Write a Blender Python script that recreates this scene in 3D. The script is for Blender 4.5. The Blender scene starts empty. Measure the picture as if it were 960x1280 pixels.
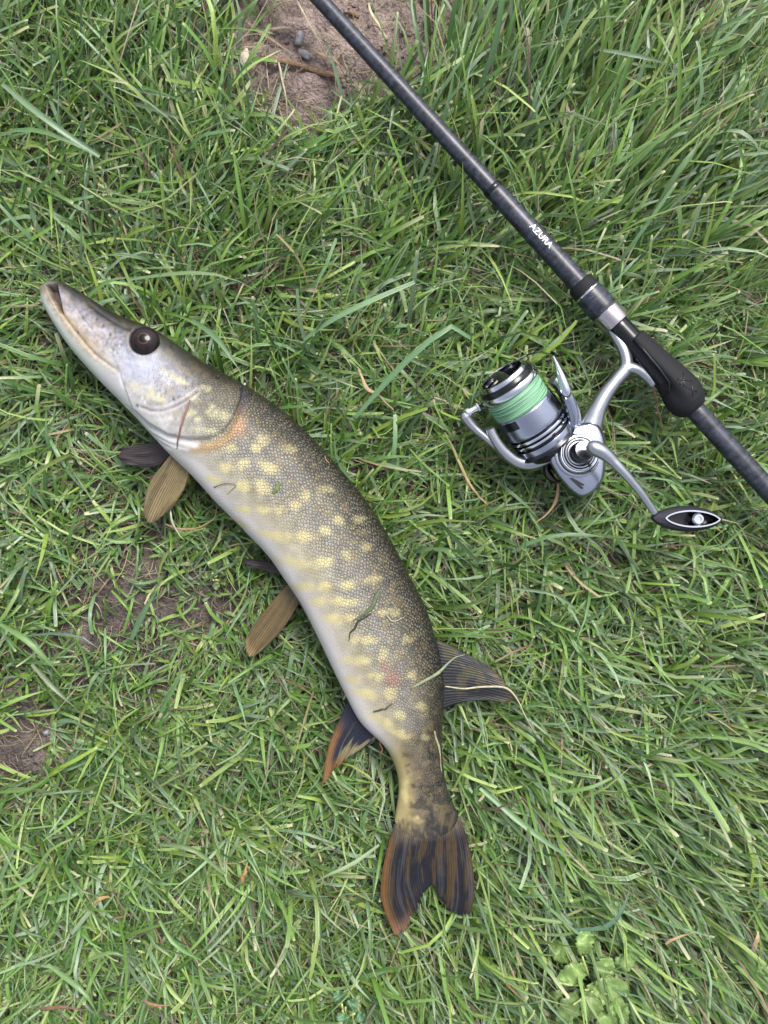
import bpy, math, random
import numpy as np
from mathutils import Vector, Matrix

# ------------------------------------------------------------------ camera, sky, sun, exposure
scene = bpy.context.scene
COL = scene.collection
H = 0.62                      # camera height above the soil (m)
S = 0.56e-3                   # metres per photograph pixel on the soil plane
cam_d = bpy.data.cameras.new('camera')
cam = bpy.data.objects.new('camera', cam_d)
COL.objects.link(cam)
cam.location = (0, 0, H)
cam.rotation_euler = (0, 0, 0)
cam_d.sensor_fit = 'VERTICAL'
cam_d.sensor_height = 24.0
cam_d.lens = 12.0 / (640 * S / H)
cam_d.clip_start = 0.01
cam_d.clip_end = 500
scene.camera = cam

SUN_EL, SUN_AZ = math.radians(58), math.radians(28)   # azimuth from +Y towards +X
world = bpy.data.worlds.new('World')
scene.world = world
world.use_nodes = True
wn, wl = world.node_tree.nodes, world.node_tree.links
wn.clear()
sky = wn.new('ShaderNodeTexSky')
sky.sky_type = 'NISHITA'
sky.sun_disc = False
sky.sun_elevation = SUN_EL
sky.sun_rotation = SUN_AZ
sky.air_density = 1.0
sky.dust_density = 4.0
hsv = wn.new('ShaderNodeHueSaturation')
hsv.inputs['Saturation'].default_value = 0.4
bg = wn.new('ShaderNodeBackground')
bg.inputs['Strength'].default_value = 0.105
wo = wn.new('ShaderNodeOutputWorld')
wl.new(sky.outputs[0], hsv.inputs['Color'])
wl.new(hsv.outputs[0], bg.inputs['Color'])
wl.new(bg.outputs[0], wo.inputs['Surface'])

sun_d = bpy.data.lights.new('sun', 'SUN')
sun_d.energy = 1.5
sun_d.angle = math.radians(24)
sun_d.color = (1.0, 0.96, 0.9)
sun = bpy.data.objects.new('sun', sun_d)
COL.objects.link(sun)
sdir = Vector((math.sin(SUN_AZ) * math.cos(SUN_EL), math.cos(SUN_AZ) * math.cos(SUN_EL), math.sin(SUN_EL)))
sun.rotation_euler = sdir.to_track_quat('Z', 'Y').to_euler()
sun.location = (1, 1, 3)

vs = scene.view_settings
vs.view_transform = 'Standard'
vs.look = 'None'
vs.exposure = 1.48
vs.gamma = 1.0
vs.use_curve_mapping = False

RNG = np.random.default_rng(7)

# ------------------------------------------------------------------ helpers
def pix(px, py, z):
    """photograph pixel at height z -> point in the place"""
    k = S * (H - z) / H
    return np.array([(px - 480.0) * k, (640.0 - py) * k, z])

def pixa(a):
    a = np.asarray(a, float)
    k = S * (H - a[:, 2]) / H
    return np.stack([(a[:, 0] - 480) * k, (640 - a[:, 1]) * k, a[:, 2]], 1)

def topix(p):
    k = S * (H - p[..., 2]) / H
    return p[..., 0] / k + 480, 640 - p[..., 1] / k

def mpp(z):
    return S * (H - z) / H

def lin(*c):
    c = np.array(c, float) / 255.0
    return np.where(c <= 0.04045, c / 12.92, ((c + 0.055) / 1.055) ** 2.4)

def sstep(a, b, x):
    t = np.clip((x - a) / (b - a), 0, 1)
    return t * t * (3 - 2 * t)

def _hash(ix, iy, seed):
    h = (ix.astype(np.int64) * 374761393 + iy.astype(np.int64) * 668265263 + seed * 974634777) & 0xFFFFFFFF
    h = ((h ^ (h >> 13)) * 1274126177) & 0xFFFFFFFF
    h = h ^ (h >> 16)
    return (h & 0xFFFFFF) / float(0xFFFFFF)

def vnoise(x, y, seed=0):
    x = np.asarray(x, float); y = np.asarray(y, float)
    ix, iy = np.floor(x), np.floor(y)
    fx, fy = x - ix, y - iy
    fx = fx * fx * (3 - 2 * fx); fy = fy * fy * (3 - 2 * fy)
    a = _hash(ix, iy, seed); b = _hash(ix + 1, iy, seed)
    c = _hash(ix, iy + 1, seed); d = _hash(ix + 1, iy + 1, seed)
    return (a * (1 - fx) + b * fx) * (1 - fy) + (c * (1 - fx) + d * fx) * fy

def fbm(x, y, seed=0, octv=4):
    s, amp, tot = 0, 1.0, 0
    for i in range(octv):
        s = s + amp * vnoise(x * 2 ** i, y * 2 ** i, seed + i * 17)
        tot += amp; amp *= 0.5
    return s / tot

def crom(pts, n):
    """Catmull-Rom through pts, n samples evenly by length"""
    P = np.asarray(pts, float)
    P = np.vstack([2 * P[0] - P[1], P, 2 * P[-1] - P[-2]])
    out = []
    for i in range(1, len(P) - 2):
        t = np.linspace(0, 1, 24, endpoint=False)[:, None]
        p0, p1, p2, p3 = P[i - 1], P[i], P[i + 1], P[i + 2]
        out.append(0.5 * (2 * p1 + (p2 - p0) * t + (2 * p0 - 5 * p1 + 4 * p2 - p3) * t ** 2 + (3 * p1 - p0 - 3 * p2 + p3) * t ** 3))
    out.append(P[-2][None])
    Q = np.vstack(out)
    d = np.concatenate([[0], np.cumsum(np.linalg.norm(np.diff(Q, axis=0), axis=1))])
    s = np.linspace(0, d[-1], n)
    return np.stack([np.interp(s, d, Q[:, k]) for k in range(Q.shape[1])], 1)

def poly_dist(px, py, poly):
    d = np.full(px.shape, 1e9)
    for (x0, y0), (x1, y1) in zip(poly[:-1], poly[1:]):
        dx, dy = x1 - x0, y1 - y0
        t = np.clip(((px - x0) * dx + (py - y0) * dy) / (dx * dx + dy * dy + 1e-9), 0, 1)
        d = np.minimum(d, np.hypot(px - x0 - t * dx, py - y0 - t * dy))
    return d

def in_poly(px, py, poly):
    r = np.zeros(px.shape, bool)
    n = len(poly)
    for i in range(n):
        x0, y0 = poly[i]; x1, y1 = poly[(i + 1) % n]
        c = ((y0 > py) != (y1 > py)) & (px < (x1 - x0) * (py - y0) / (y1 - y0 + 1e-12) + x0)
        r ^= c
    return r

def base_of(parent):
    while parent is not None and parent.parent is not None:
        parent = parent.parent
    return np.array(parent.location) if parent is not None else np.zeros(3)

def mesh_obj(name, verts, faces, mat, parent=None, smooth=True, sharp=None, col=None, uv=None):
    """world-space verts -> ONE mesh object, local to its thing's base"""
    verts = np.asarray(verts, float) - base_of(parent)
    me = bpy.data.meshes.new(name)
    if isinstance(faces, np.ndarray):
        nf, k = faces.shape
        me.vertices.add(len(verts)); me.vertices.foreach_set('co', verts.astype(np.float32).ravel())
        me.loops.add(nf * k); me.loops.foreach_set('vertex_index', faces.astype(np.int32).ravel())
        me.polygons.add(nf)
        me.polygons.foreach_set('loop_start', np.arange(0, nf * k, k, dtype=np.int32))
        me.update(calc_edges=True)
        me.validate()
    else:
        me.from_pydata([tuple(v) for v in verts], [], [tuple(f) for f in faces])
    me.polygons.foreach_set('use_smooth', np.full(len(me.polygons), bool(smooth)))
    if col is not None:
        at = me.color_attributes.new('Col', 'FLOAT_COLOR', 'POINT')
        c4 = np.ones((len(verts), 4), np.float32); c4[:, :3] = col
        at.data.foreach_set('color', c4.ravel())
    if uv is not None:
        li = np.empty(len(me.loops), np.int32); me.loops.foreach_get('vertex_index', li)
        l = me.uv_layers.new(name='UVMap')
        l.data.foreach_set('uv', np.asarray(uv, np.float32)[li].ravel())
    if sharp is not None and smooth:
        me.set_sharp_from_angle(angle=math.radians(sharp))
    me.materials.append(mat)
    o = bpy.data.objects.new(name, me)
    COL.objects.link(o)
    if parent is not None:
        o.parent = parent
    return o

def tag(o, label=None, cat=None, group=None, kind=None):
    if label: o['label'] = label
    if cat: o['category'] = cat
    if group: o['group'] = group
    if kind: o['kind'] = kind
    return o

def thing(name, loc, label, cat, group=None):
    o = bpy.data.objects.new(name, None)
    o.empty_display_size = 0.02
    COL.objects.link(o)
    o.location = tuple(float(v) for v in loc)
    return tag(o, label, cat, group)

def frame(axis, hint=(0, 0, 1)):
    a = np.asarray(axis, float); a = a / np.linalg.norm(a)
    h = np.asarray(hint, float)
    if abs(a @ h) > 0.95: h = np.array([1.0, 0.2, 0])
    u = np.cross(h, a); u /= np.linalg.norm(u)
    return a, u, np.cross(a, u)

def lathe(profile, origin, axis, seg=48, mod=None, close=False):
    """profile [(s, r)] turned about axis; returns verts, quad/tri faces, uv"""
    a, u, v = frame(axis)
    V, F, UV = [], [], []
    n = len(profile)
    ss = np.concatenate([[0], np.cumsum([math.hypot(profile[i + 1][0] - profile[i][0], profile[i + 1][1] - profile[i][1]) for i in range(n - 1)])])
    for i, (s, r) in enumerate(profile):
        for j in range(seg):
            t = 2 * math.pi * j / seg
            rr = max(r, 1e-6)
            if mod: rr = mod(s, t, rr)
            V.append(np.asarray(origin) + a * s + u * rr * math.cos(t) + v * rr * math.sin(t))
            UV.append((ss[i], j / seg))
    m = n if close else n - 1
    for i in range(m):
        i2 = (i + 1) % n
        for j in range(seg):
            j2 = (j + 1) % seg
            F.append((i * seg + j, i * seg + j2, i2 * seg + j2, i2 * seg + j))
    return np.array(V), F, UV

def tube(path, ra, rb=None, seg=12, up=(0, 0, 1), cap=True):
    """swept ellipse; ra = half width sideways, rb = half height along up"""
    P = np.asarray(path, float); n = len(P)
    ra = np.broadcast_to(np.asarray(ra, float), (n,)); rb = ra if rb is None else np.broadcast_to(np.asarray(rb, float), (n,))
    T = np.gradient(P, axis=0); T /= np.linalg.norm(T, axis=1)[:, None] + 1e-12
    V, F = [], []
    for i in range(n):
        a, u, v = frame(T[i], up)
        for j in range(seg):
            t = 2 * math.pi * j / seg
            V.append(P[i] + u * ra[i] * math.cos(t) + v * rb[i] * math.sin(t))
    for i in range(n - 1):
        for j in range(seg):
            j2 = (j + 1) % seg
            F.append((i * seg + j, i * seg + j2, (i + 1) * seg + j2, (i + 1) * seg + j))
    if cap:
        c0 = len(V); V.append(P[0]); V.append(P[-1])
        for j in range(seg):
            j2 = (j + 1) % seg
            F.append((c0, j2, j)); F.append((c0 + 1, (n - 1) * seg + j, (n - 1) * seg + j2))
    return np.array(V), F

def merge(parts):
    V, F, o = [], [], 0
    for v, f in parts:
        V.append(np.asarray(v)); F += [tuple(i + o for i in q) for q in f]; o += len(v)
    return np.vstack(V), F

def stack_prism(outline, levels):
    """outline [(px,py)] ; levels [(z, inset px)] bottom to top -> closed solid"""
    O = crom(np.vstack([outline, outline[:1]]), len(outline) * 6 + 1)[:-1]
    c = O.mean(0)
    n = len(O)
    T = np.roll(O, -1, 0) - np.roll(O, 1, 0); T /= np.linalg.norm(T, axis=1)[:, None]
    N = np.stack([T[:, 1], -T[:, 0]], 1)
    if ((O - c) * N).sum() < 0: N = -N
    V, F = [], []
    for z, ins in levels:
        Q = O - N * ins
        V.append(pixa(np.column_stack([Q, np.full(n, z)])))
    for i in range(len(levels) - 1):
        for j in range(n):
            j2 = (j + 1) % n
            F.append((i * n + j, i * n + j2, (i + 1) * n + j2, (i + 1) * n + j))
    V = np.vstack(V); m = len(V)
    V = np.vstack([V, pix(c[0], c[1], levels[0][0]), pix(c[0], c[1], levels[-1][0])])
    L = (len(levels) - 1) * n
    for j in range(n):
        j2 = (j + 1) % n
        F.append((m, j2, j)); F.append((m + 1, L + j, L + j2))
    return V, F

# ------------------------------------------------------------------ materials
def mat(name, color=(0.5, 0.5, 0.5), rough=0.5, metal=0.0, spec=0.5, coat=0.0, attr=False, build=None):
    m = bpy.data.materials.new(name)
    m.use_nodes = True
    nt = m.node_tree
    b = nt.nodes['Principled BSDF']
    b.inputs['Base Color'].default_value = (*color, 1)
    b.inputs['Roughness'].default_value = rough
    b.inputs['Metallic'].default_value = metal
    b.inputs['Specular IOR Level'].default_value = spec
    b.inputs['Coat Weight'].default_value = coat
    b.inputs['Coat Roughness'].default_value = 0.12
    if attr:
        a = nt.nodes.new('ShaderNodeAttribute'); a.attribute_name = 'Col'
        nt.links.new(a.outputs['Color'], b.inputs['Base Color'])
    if build: build(nt, b)
    return m

def nd(nt, t, **kw):
    n = nt.nodes.new(t)
    for k, v in kw.items():
        if k in n.inputs: n.inputs[k].default_value = v
        else: setattr(n, k, v)
    return n

def bump_noise(scale, strength, dist=0.0005, coords='Object', colvar=0.0, detail=4, roughvar=0.0):
    def f(nt, b):
        tc = nd(nt, 'ShaderNodeTexCoord')
        nz = nd(nt, 'ShaderNodeTexNoise', Scale=scale, Detail=detail)
        nt.links.new(tc.outputs[coords], nz.inputs['Vector'])
        bp = nd(nt, 'ShaderNodeBump', Strength=strength, Distance=dist)
        nt.links.new(nz.outputs['Fac'], bp.inputs['Height'])
        nt.links.new(bp.outputs[0], b.inputs['Normal'])
        if colvar:
            src = b.inputs['Base Color'].links[0].from_socket if b.inputs['Base Color'].links else None
            mx = nd(nt, 'ShaderNodeMix', data_type='RGBA', blend_type='MULTIPLY')
            mx.inputs['Factor'].default_value = 1.0
            mr = nd(nt, 'ShaderNodeMapRange')
            mr.inputs['From Min'].default_value = 0.3; mr.inputs['From Max'].default_value = 0.7
            mr.inputs['To Min'].default_value = 1 - colvar; mr.inputs['To Max'].default_value = 1 + colvar
            nt.links.new(nz.outputs['Fac'], mr.inputs['Value'])
            if src: nt.links.new(src, mx.inputs[6])
            else: mx.inputs[6].default_value = b.inputs['Base Color'].default_value
            nt.links.new(mr.outputs[0], mx.inputs[7])
            nt.links.new(mx.outputs[2], b.inputs['Base Color'])
        if roughvar:
            mr2 = nd(nt, 'ShaderNodeMapRange')
            r0 = b.inputs['Roughness'].default_value
            mr2.inputs['To Min'].default_value = r0 - roughvar; mr2.inputs['To Max'].default_value = r0 + roughvar
            nt.links.new(nz.outputs['Fac'], mr2.inputs['Value'])
            nt.links.new(mr2.outputs[0], b.inputs['Roughness'])
    return f

def grass_build(nt, b):
    out = nt.nodes['Material Output']
    a = b.inputs['Base Color'].links[0].from_socket
    uv = nd(nt, 'ShaderNodeTexCoord')
    sx = nd(nt, 'ShaderNodeSeparateXYZ'); nt.links.new(uv.outputs['UV'], sx.inputs[0])
    # parallel veins across the blade, as relief and colour stripes
    m1 = nd(nt, 'ShaderNodeMath', operation='MULTIPLY'); m1.inputs[1].default_value = 34.0
    nt.links.new(sx.outputs['X'], m1.inputs[0])
    sn = nd(nt, 'ShaderNodeMath', operation='SINE'); nt.links.new(m1.outputs[0], sn.inputs[0])
    bp = nd(nt, 'ShaderNodeBump', Strength=0.35, Distance=0.0003)
    nt.links.new(sn.outputs[0], bp.inputs['Height'])
    nt.links.new(bp.outputs[0], b.inputs['Normal'])
    mr = nd(nt, 'ShaderNodeMapRange'); mr.inputs['From Min'].default_value = -1
    mr.inputs['To Min'].default_value = 0.88; mr.inputs['To Max'].default_value = 1.1
    nt.links.new(sn.outputs[0], mr.inputs['Value'])
    mx = nd(nt, 'ShaderNodeMix', data_type='RGBA', blend_type='MULTIPLY'); mx.inputs['Factor'].default_value = 1
    nt.links.new(a, mx.inputs[6]); nt.links.new(mr.outputs[0], mx.inputs[7])
    nt.links.new(mx.outputs[2], b.inputs['Base Color'])
    tr = nd(nt, 'ShaderNodeBsdfTranslucent')
    nt.links.new(mx.outputs[2], tr.inputs['Color'])
    ms = nd(nt, 'ShaderNodeMixShader'); ms.inputs[0].default_value = 0.17
    nt.links.new(b.outputs[0], ms.inputs[1]); nt.links.new(tr.outputs[0], ms.inputs[2])
    nt.links.new(ms.outputs[0], out.inputs['Surface'])

def fish_build(nt, b):
    tc = nd(nt, 'ShaderNodeTexCoord')
    mp = nd(nt, 'ShaderNodeMapping'); mp.inputs['Scale'].default_value = (0.44, 0.52, 1); mp.inputs['Rotation'].default_value = (0, 0, 0.78)
    nt.links.new(tc.outputs['UV'], mp.inputs['Vector'])
    vo = nd(nt, 'ShaderNodeTexVoronoi', feature='F1', voronoi_dimensions='2D'); vo.inputs['Scale'].default_value = 1.0
    vo.inputs['Randomness'].default_value = 0.72
    nt.links.new(mp.outputs[0], vo.inputs['Vector'])
    ve = nd(nt, 'ShaderNodeTexVoronoi', feature='DISTANCE_TO_EDGE', voronoi_dimensions='2D'); ve.inputs['Scale'].default_value = 1.0
    ve.inputs['Randomness'].default_value = 0.72
    nt.links.new(mp.outputs[0], ve.inputs['Vector'])
    nz = nd(nt, 'ShaderNodeTexNoise', Scale=1.6, Detail=4); nt.links.new(tc.outputs['UV'], nz.inputs['Vector'])
    at = nd(nt, 'ShaderNodeAttribute'); at.attribute_name = 'Scl'      # how scaly the skin is here
    # dark net between the scales, pale fleck in each scale
    edge = nd(nt, 'ShaderNodeMapRange'); edge.inputs['From Min'].default_value = 0.02; edge.inputs['From Max'].default_value = 0.22
    edge.inputs['To Min'].default_value = 0.66; edge.inputs['To Max'].default_value = 1.06
    nt.links.new(ve.outputs['Distance'], edge.inputs['Value'])
    m1 = nd(nt, 'ShaderNodeMix', data_type='RGBA', blend_type='MULTIPLY')
    nt.links.new(at.outputs['Fac'], m1.inputs['Factor'])
    col = b.inputs['Base Color'].links[0].from_socket
    nt.links.new(col, m1.inputs[6]); nt.links.new(edge.outputs[0], m1.inputs[7])
    fl = nd(nt, 'ShaderNodeMapRange'); fl.inputs['From Min'].default_value = 0.08; fl.inputs['From Max'].default_value = 0.26
    fl.inputs['To Min'].default_value = 0.34; fl.inputs['To Max'].default_value = 0
    nt.links.new(vo.outputs['Distance'], fl.inputs['Value'])
    sel = nd(nt, 'ShaderNodeMath', operation='GREATER_THAN'); sel.inputs[1].default_value = 0.45
    nt.links.new(nd_sep(nt, vo.outputs['Color']), sel.inputs[0])
    mm = nd(nt, 'ShaderNodeMath', operation='MULTIPLY'); nt.links.new(fl.outputs[0], mm.inputs[0]); nt.links.new(sel.outputs[0], mm.inputs[1])
    mm2 = nd(nt, 'ShaderNodeMath', operation='MULTIPLY'); nt.links.new(mm.outputs[0], mm2.inputs[0]); nt.links.new(at.outputs['Fac'], mm2.inputs[1])
    m2 = nd(nt, 'ShaderNodeMix', data_type='RGBA', blend_type='MIX')
    nt.links.new(mm2.outputs[0], m2.inputs['Factor']); nt.links.new(m1.outputs[2], m2.inputs[6])
    m2.inputs[7].default_value = (0.42, 0.36, 0.19, 1)
    nv = nd(nt, 'ShaderNodeMapRange'); nv.inputs['From Min'].default_value = 0.3; nv.inputs['From Max'].default_value = 0.7
    nv.inputs['To Min'].default_value = 0.82; nv.inputs['To Max'].default_value = 1.14
    nt.links.new(nz.outputs['Fac'], nv.inputs['Value'])
    m3 = nd(nt, 'ShaderNodeMix', data_type='RGBA', blend_type='MULTIPLY'); m3.inputs['Factor'].default_value = 1
    nt.links.new(m2.outputs[2], m3.inputs[6]); nt.links.new(nv.outputs[0], m3.inputs[7])
    nt.links.new(m3.outputs[2], b.inputs['Base Color'])
    # relief
    e2 = nd(nt, 'ShaderNodeMath', operation='MINIMUM'); e2.inputs[1].default_value = 0.3
    nt.links.new(ve.outputs['Distance'], e2.inputs[0])
    e3 = nd(nt, 'ShaderNodeMath', operation='MULTIPLY'); nt.links.new(e2.outputs[0], e3.inputs[0]); nt.links.new(at.outputs['Fac'], e3.inputs[1])
    e4 = nd(nt, 'ShaderNodeMath', operation='MULTIPLY_ADD'); e4.inputs[1].default_value = 0.25
    nt.links.new(nz.outputs['Fac'], e4.inputs[0]); nt.links.new(e3.outputs[0], e4.inputs[2])
    bp = nd(nt, 'ShaderNodeBump', Strength=0.8, Distance=0.0013)
    nt.links.new(e4.outputs[0], bp.inputs['Height'])
    nt.links.new(bp.outputs[0], b.inputs['Normal'])
    rr = nd(nt, 'ShaderNodeMapRange'); rr.inputs['To Min'].default_value = 0.30; rr.inputs['To Max'].default_value = 0.52
    nt.links.new(nz.outputs['Fac'], rr.inputs['Value']); nt.links.new(rr.outputs[0], b.inputs['Roughness'])
    b.inputs['Subsurface Weight'].default_value = 0.0

def nd_sep(nt, sock):
    s = nd(nt, 'ShaderNodeSeparateColor'); nt.links.new(sock, s.inputs[0]); return s.outputs[0]

def carbon_build(nt, b):
    tc = nd(nt, 'ShaderNodeTexCoord')
    mp = nd(nt, 'ShaderNodeMapping'); mp.inputs['Scale'].default_value = (260, 9, 1); mp.inputs['Rotation'].default_value = (0, 0, 0.0)
    nt.links.new(tc.outputs['UV'], mp.inputs['Vector'])
    ck = nd(nt, 'ShaderNodeTexBrick'); ck.offset = 0.5
    ck.inputs['Scale'].default_value = 1.0; ck.inputs['Mortar Size'].default_value = 0.06
    ck.inputs['Color1'].default_value = (0.009, 0.0105, 0.018, 1); ck.inputs['Color2'].default_value = (0.025, 0.030, 0.052, 1)
    ck.inputs['Mortar'].default_value = (0.012, 0.013, 0.018, 1)
    ns = nd(nt, 'ShaderNodeTexNoise', Scale=160.0, Detail=3); nt.links.new(tc.outputs['Object'], ns.inputs['Vector'])
    ad = nd(nt, 'ShaderNodeMix', data_type='VECTOR'); ad.inputs['Factor'].default_value = 0.25
    nt.links.new(mp.outputs[0], ad.inputs[4]); nt.links.new(ns.outputs['Color'], ad.inputs[5])
    nt.links.new(mp.outputs[0], ck.inputs['Vector'])
    n2 = nd(nt, 'ShaderNodeTexNoise', Scale=1.0, Detail=3); m2 = nd(nt, 'ShaderNodeMapping'); m2.inputs['Scale'].default_value = (330, 5, 1); m2.inputs['Rotation'].default_value = (0, 0, 0.02)
    nt.links.new(tc.outputs['UV'], m2.inputs['Vector']); nt.links.new(m2.outputs[0], n2.inputs['Vector'])
    r2 = nd(nt, 'ShaderNodeMapRange'); r2.inputs['From Min'].default_value = 0.35; r2.inputs['From Max'].default_value = 0.65
    r2.inputs['To Min'].default_value = 0.45; r2.inputs['To Max'].default_value = 2.3
    nt.links.new(n2.outputs['Fac'], r2.inputs['Value'])
    mc = nd(nt, 'ShaderNodeMix', data_type='RGBA', blend_type='MULTIPLY'); mc.inputs['Factor'].default_value = 1
    nt.links.new(ck.outputs['Color'], mc.inputs[6]); nt.links.new(r2.outputs[0], mc.inputs[7])
    nt.links.new(mc.outputs[2], b.inputs['Base Color'])
    mr = nd(nt, 'ShaderNodeMapRange'); mr.inputs['To Min'].default_value = 0.30; mr.inputs['To Max'].default_value = 0.50
    nt.links.new(ns.outputs['Fac'], mr.inputs['Value']); nt.links.new(mr.outputs[0], b.inputs['Roughness'])
    bp = nd(nt, 'ShaderNodeBump', Strength=0.25, Distance=0.0003)
    nt.links.new(ns.outputs['Fac'], bp.inputs['Height']); nt.links.new(bp.outputs[0], b.inputs['Normal'])

def line_build(nt, b):
    tc = nd(nt, 'ShaderNodeTexCoord')
    mp = nd(nt, 'ShaderNodeMapping'); mp.inputs['Scale'].default_value = (1900, 3, 1)
    nt.links.new(tc.outputs['UV'], mp.inputs['Vector'])
    nz = nd(nt, 'ShaderNodeTexNoise', Scale=1.0, Detail=3); nt.links.new(mp.outputs[0], nz.inputs['Vector'])
    cr = nd(nt, 'ShaderNodeValToRGB')
    e = cr.color_ramp.elements
    e[0].position = 0.38; e[0].color = (*lin(44, 86, 66), 1)
    e[1].position = 0.62; e[1].color = (*lin(140, 180, 148), 1)
    k = e.new(0.5); k.color = (*lin(102, 148, 116), 1)
    nt.links.new(nz.outputs['Fac'], cr.inputs[0]); nt.links.new(cr.outputs[0], b.inputs['Base Color'])
    bp = nd(nt, 'ShaderNodeBump', Strength=0.8, Distance=0.0004)
    nt.links.new(nz.outputs['Fac'], bp.inputs['Height']); nt.links.new(bp.outputs[0], b.inputs['Normal'])

def soil_build(nt, b):
    tc = nd(nt, 'ShaderNodeTexCoord')
    n1 = nd(nt, 'ShaderNodeTexNoise', Scale=28.0, Detail=8); n1.inputs['Roughness'].default_value = 0.7
    n2 = nd(nt, 'ShaderNodeTexNoise', Scale=420.0, Detail=4)
    n3 = nd(nt, 'ShaderNodeTexNoise', Scale=0.9, Detail=3)
    for n in (n1, n2, n3): nt.links.new(tc.outputs['Object'], n.inputs['Vector'])
    cr = nd(nt, 'ShaderNodeValToRGB'); e = cr.color_ramp.elements
    e[0].position = 0.30; e[0].color = (*lin(48, 44, 43), 1)
    e[1].position = 0.70; e[1].color = (*lin(122, 112, 108), 1)
    k = e.new(0.5); k.color = (*lin(86, 78, 75), 1)
    nt.links.new(n1.outputs['Fac'], cr.inputs[0])
    dr = nd(nt, 'ShaderNodeAttribute'); dr.attribute_name = 'Dry'
    c2 = nd(nt, 'ShaderNodeValToRGB'); e2 = c2.color_ramp.elements
    e2[0].position = 0.3; e2[0].color = (*lin(104, 92, 88), 1); e2[1].position = 0.68; e2[1].color = (*lin(168, 150, 144), 1)
    nt.links.new(n1.outputs['Fac'], c2.inputs[0])
    md = nd(nt, 'ShaderNodeMix', data_type='RGBA'); nt.links.new(dr.outputs['Fac'], md.inputs['Factor'])
    nt.links.new(cr.outputs[0], md.inputs[6]); nt.links.new(c2.outputs[0], md.inputs[7])
    mr = nd(nt, 'ShaderNodeMapRange'); mr.inputs['From Min'].default_value = 0.3; mr.inputs['From Max'].default_value = 0.7
    mr.inputs['To Min'].default_value = 0.72; mr.inputs['To Max'].default_value = 1.2
    nt.links.new(n2.outputs['Fac'], mr.inputs['Value'])
    mx = nd(nt, 'ShaderNodeMix', data_type='RGBA', blend_type='MULTIPLY'); mx.inputs['Factor'].default_value = 1
    nt.links.new(md.outputs[2], mx.inputs[6]); nt.links.new(mr.outputs[0], mx.inputs[7])
    # turf colour far out, where no single blade can be seen
    at = nd(nt, 'ShaderNodeAttribute'); at.attribute_name = 'Col'
    g = nd(nt, 'ShaderNodeValToRGB'); ge = g.color_ramp.elements
    ge[0].position = 0.3; ge[0].color = (0.035, 0.07, 0.015, 1); ge[1].position = 0.7; ge[1].color = (0.075, 0.13, 0.03, 1)
    nt.links.new(n3.outputs['Fac'], g.inputs[0])
    m2 = nd(nt, 'ShaderNodeMix', data_type='RGBA'); nt.links.new(at.outputs['Fac'], m2.inputs['Factor'])
    nt.links.new(mx.outputs[2], m2.inputs[6]); nt.links.new(g.outputs[0], m2.inputs[7])
    nt.links.new(m2.outputs[2], b.inputs['Base Color'])
    bp = nd(nt, 'ShaderNodeBump', Strength=1.0, Distance=0.004)
    ad = nd(nt, 'ShaderNodeMath', operation='ADD'); nt.links.new(n1.outputs['Fac'], ad.inputs[0]); nt.links.new(n2.outputs['Fac'], ad.inputs[1])
    nt.links.new(ad.outputs[0], bp.inputs['Height']); nt.links.new(bp.outputs[0], b.inputs['Normal'])

M = {}
M['soil'] = mat('soil', rough=0.95, spec=0.2, build=soil_build)
M['grass'] = mat('grass_blade', rough=0.34, spec=0.8, attr=True, build=grass_build)
M['fish'] = mat('pike_skin', rough=0.4, spec=0.55, coat=0.04, attr=True, build=fish_build)
M['fin'] = mat('pike_fin', rough=0.40, spec=0.26, coat=0.0, attr=True, build=bump_noise(300, 0.25, 0.0004, colvar=0.12))
M['eye'] = mat('pike_eye', rough=0.08, spec=0.22, coat=0.0, attr=True, build=bump_noise(260, 0.12, 0.0003, colvar=0.5))
M['carbon'] = mat('carbon_blank', rough=0.4, spec=0.42, coat=0.05, build=carbon_build)
M['black_gloss'] = mat('black_gloss', (0.005, 0.0055, 0.008), 0.22, spec=0.35, build=bump_noise(60, 0.05, 0.0003, roughvar=0.06))
M['rubber'] = mat('black_rubber', (0.010, 0.0105, 0.013), 0.72, spec=0.22, build=bump_noise(1400, 0.5, 0.00025, colvar=0.2))
M['eva'] = mat('knob_foam', (0.016, 0.017, 0.023), 0.66, spec=0.25, build=bump_noise(900, 0.4, 0.00025, colvar=0.2))
M['silver'] = mat('silver_paint', (0.30, 0.325, 0.40), 0.24, metal=0.96, build=bump_noise(30, 0.015, 0.0001, roughvar=0.08))
M['silver_satin'] = mat('silver_satin', (0.29, 0.305, 0.34), 0.33, metal=0.9, build=bump_noise(30, 0.015, 0.0001, roughvar=0.08))
M['chrome'] = mat('chrome', (0.52, 0.54, 0.60), 0.10, metal=1.0, build=bump_noise(30, 0.015, 0.0001, roughvar=0.04))
M['gunmetal'] = mat('gunmetal', (0.10, 0.105, 0.12), 0.22, metal=0.9, build=bump_noise(30, 0.015, 0.0001, roughvar=0.05))
M['hood'] = mat('rose_silver', (0.44, 0.40, 0.43), 0.24, metal=0.95, build=bump_noise(30, 0.015, 0.0001, roughvar=0.06))
M['line'] = mat('braid', rough=0.55, spec=0.4, build=line_build)
M['print'] = mat('white_print', (0.6, 0.62, 0.66), 0.45)
M['bark'] = mat('twig_bark', lin(112, 92, 74), 0.85, spec=0.2, build=bump_noise(500, 0.6, 0.0006, colvar=0.35))
M['straw'] = mat('straw', rough=0.6, spec=0.35, attr=True, build=bump_noise(400, 0.3, 0.0003, colvar=0.2))
M['stone'] = mat('grey_stone', lin(122, 122, 128), 0.75, spec=0.35, build=bump_noise(350, 0.7, 0.0008, colvar=0.3))
M['shell'] = mat('pale_bark', lin(160, 148, 134), 0.7, spec=0.3, build=bump_noise(500, 0.6, 0.0006, colvar=0.25))
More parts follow.
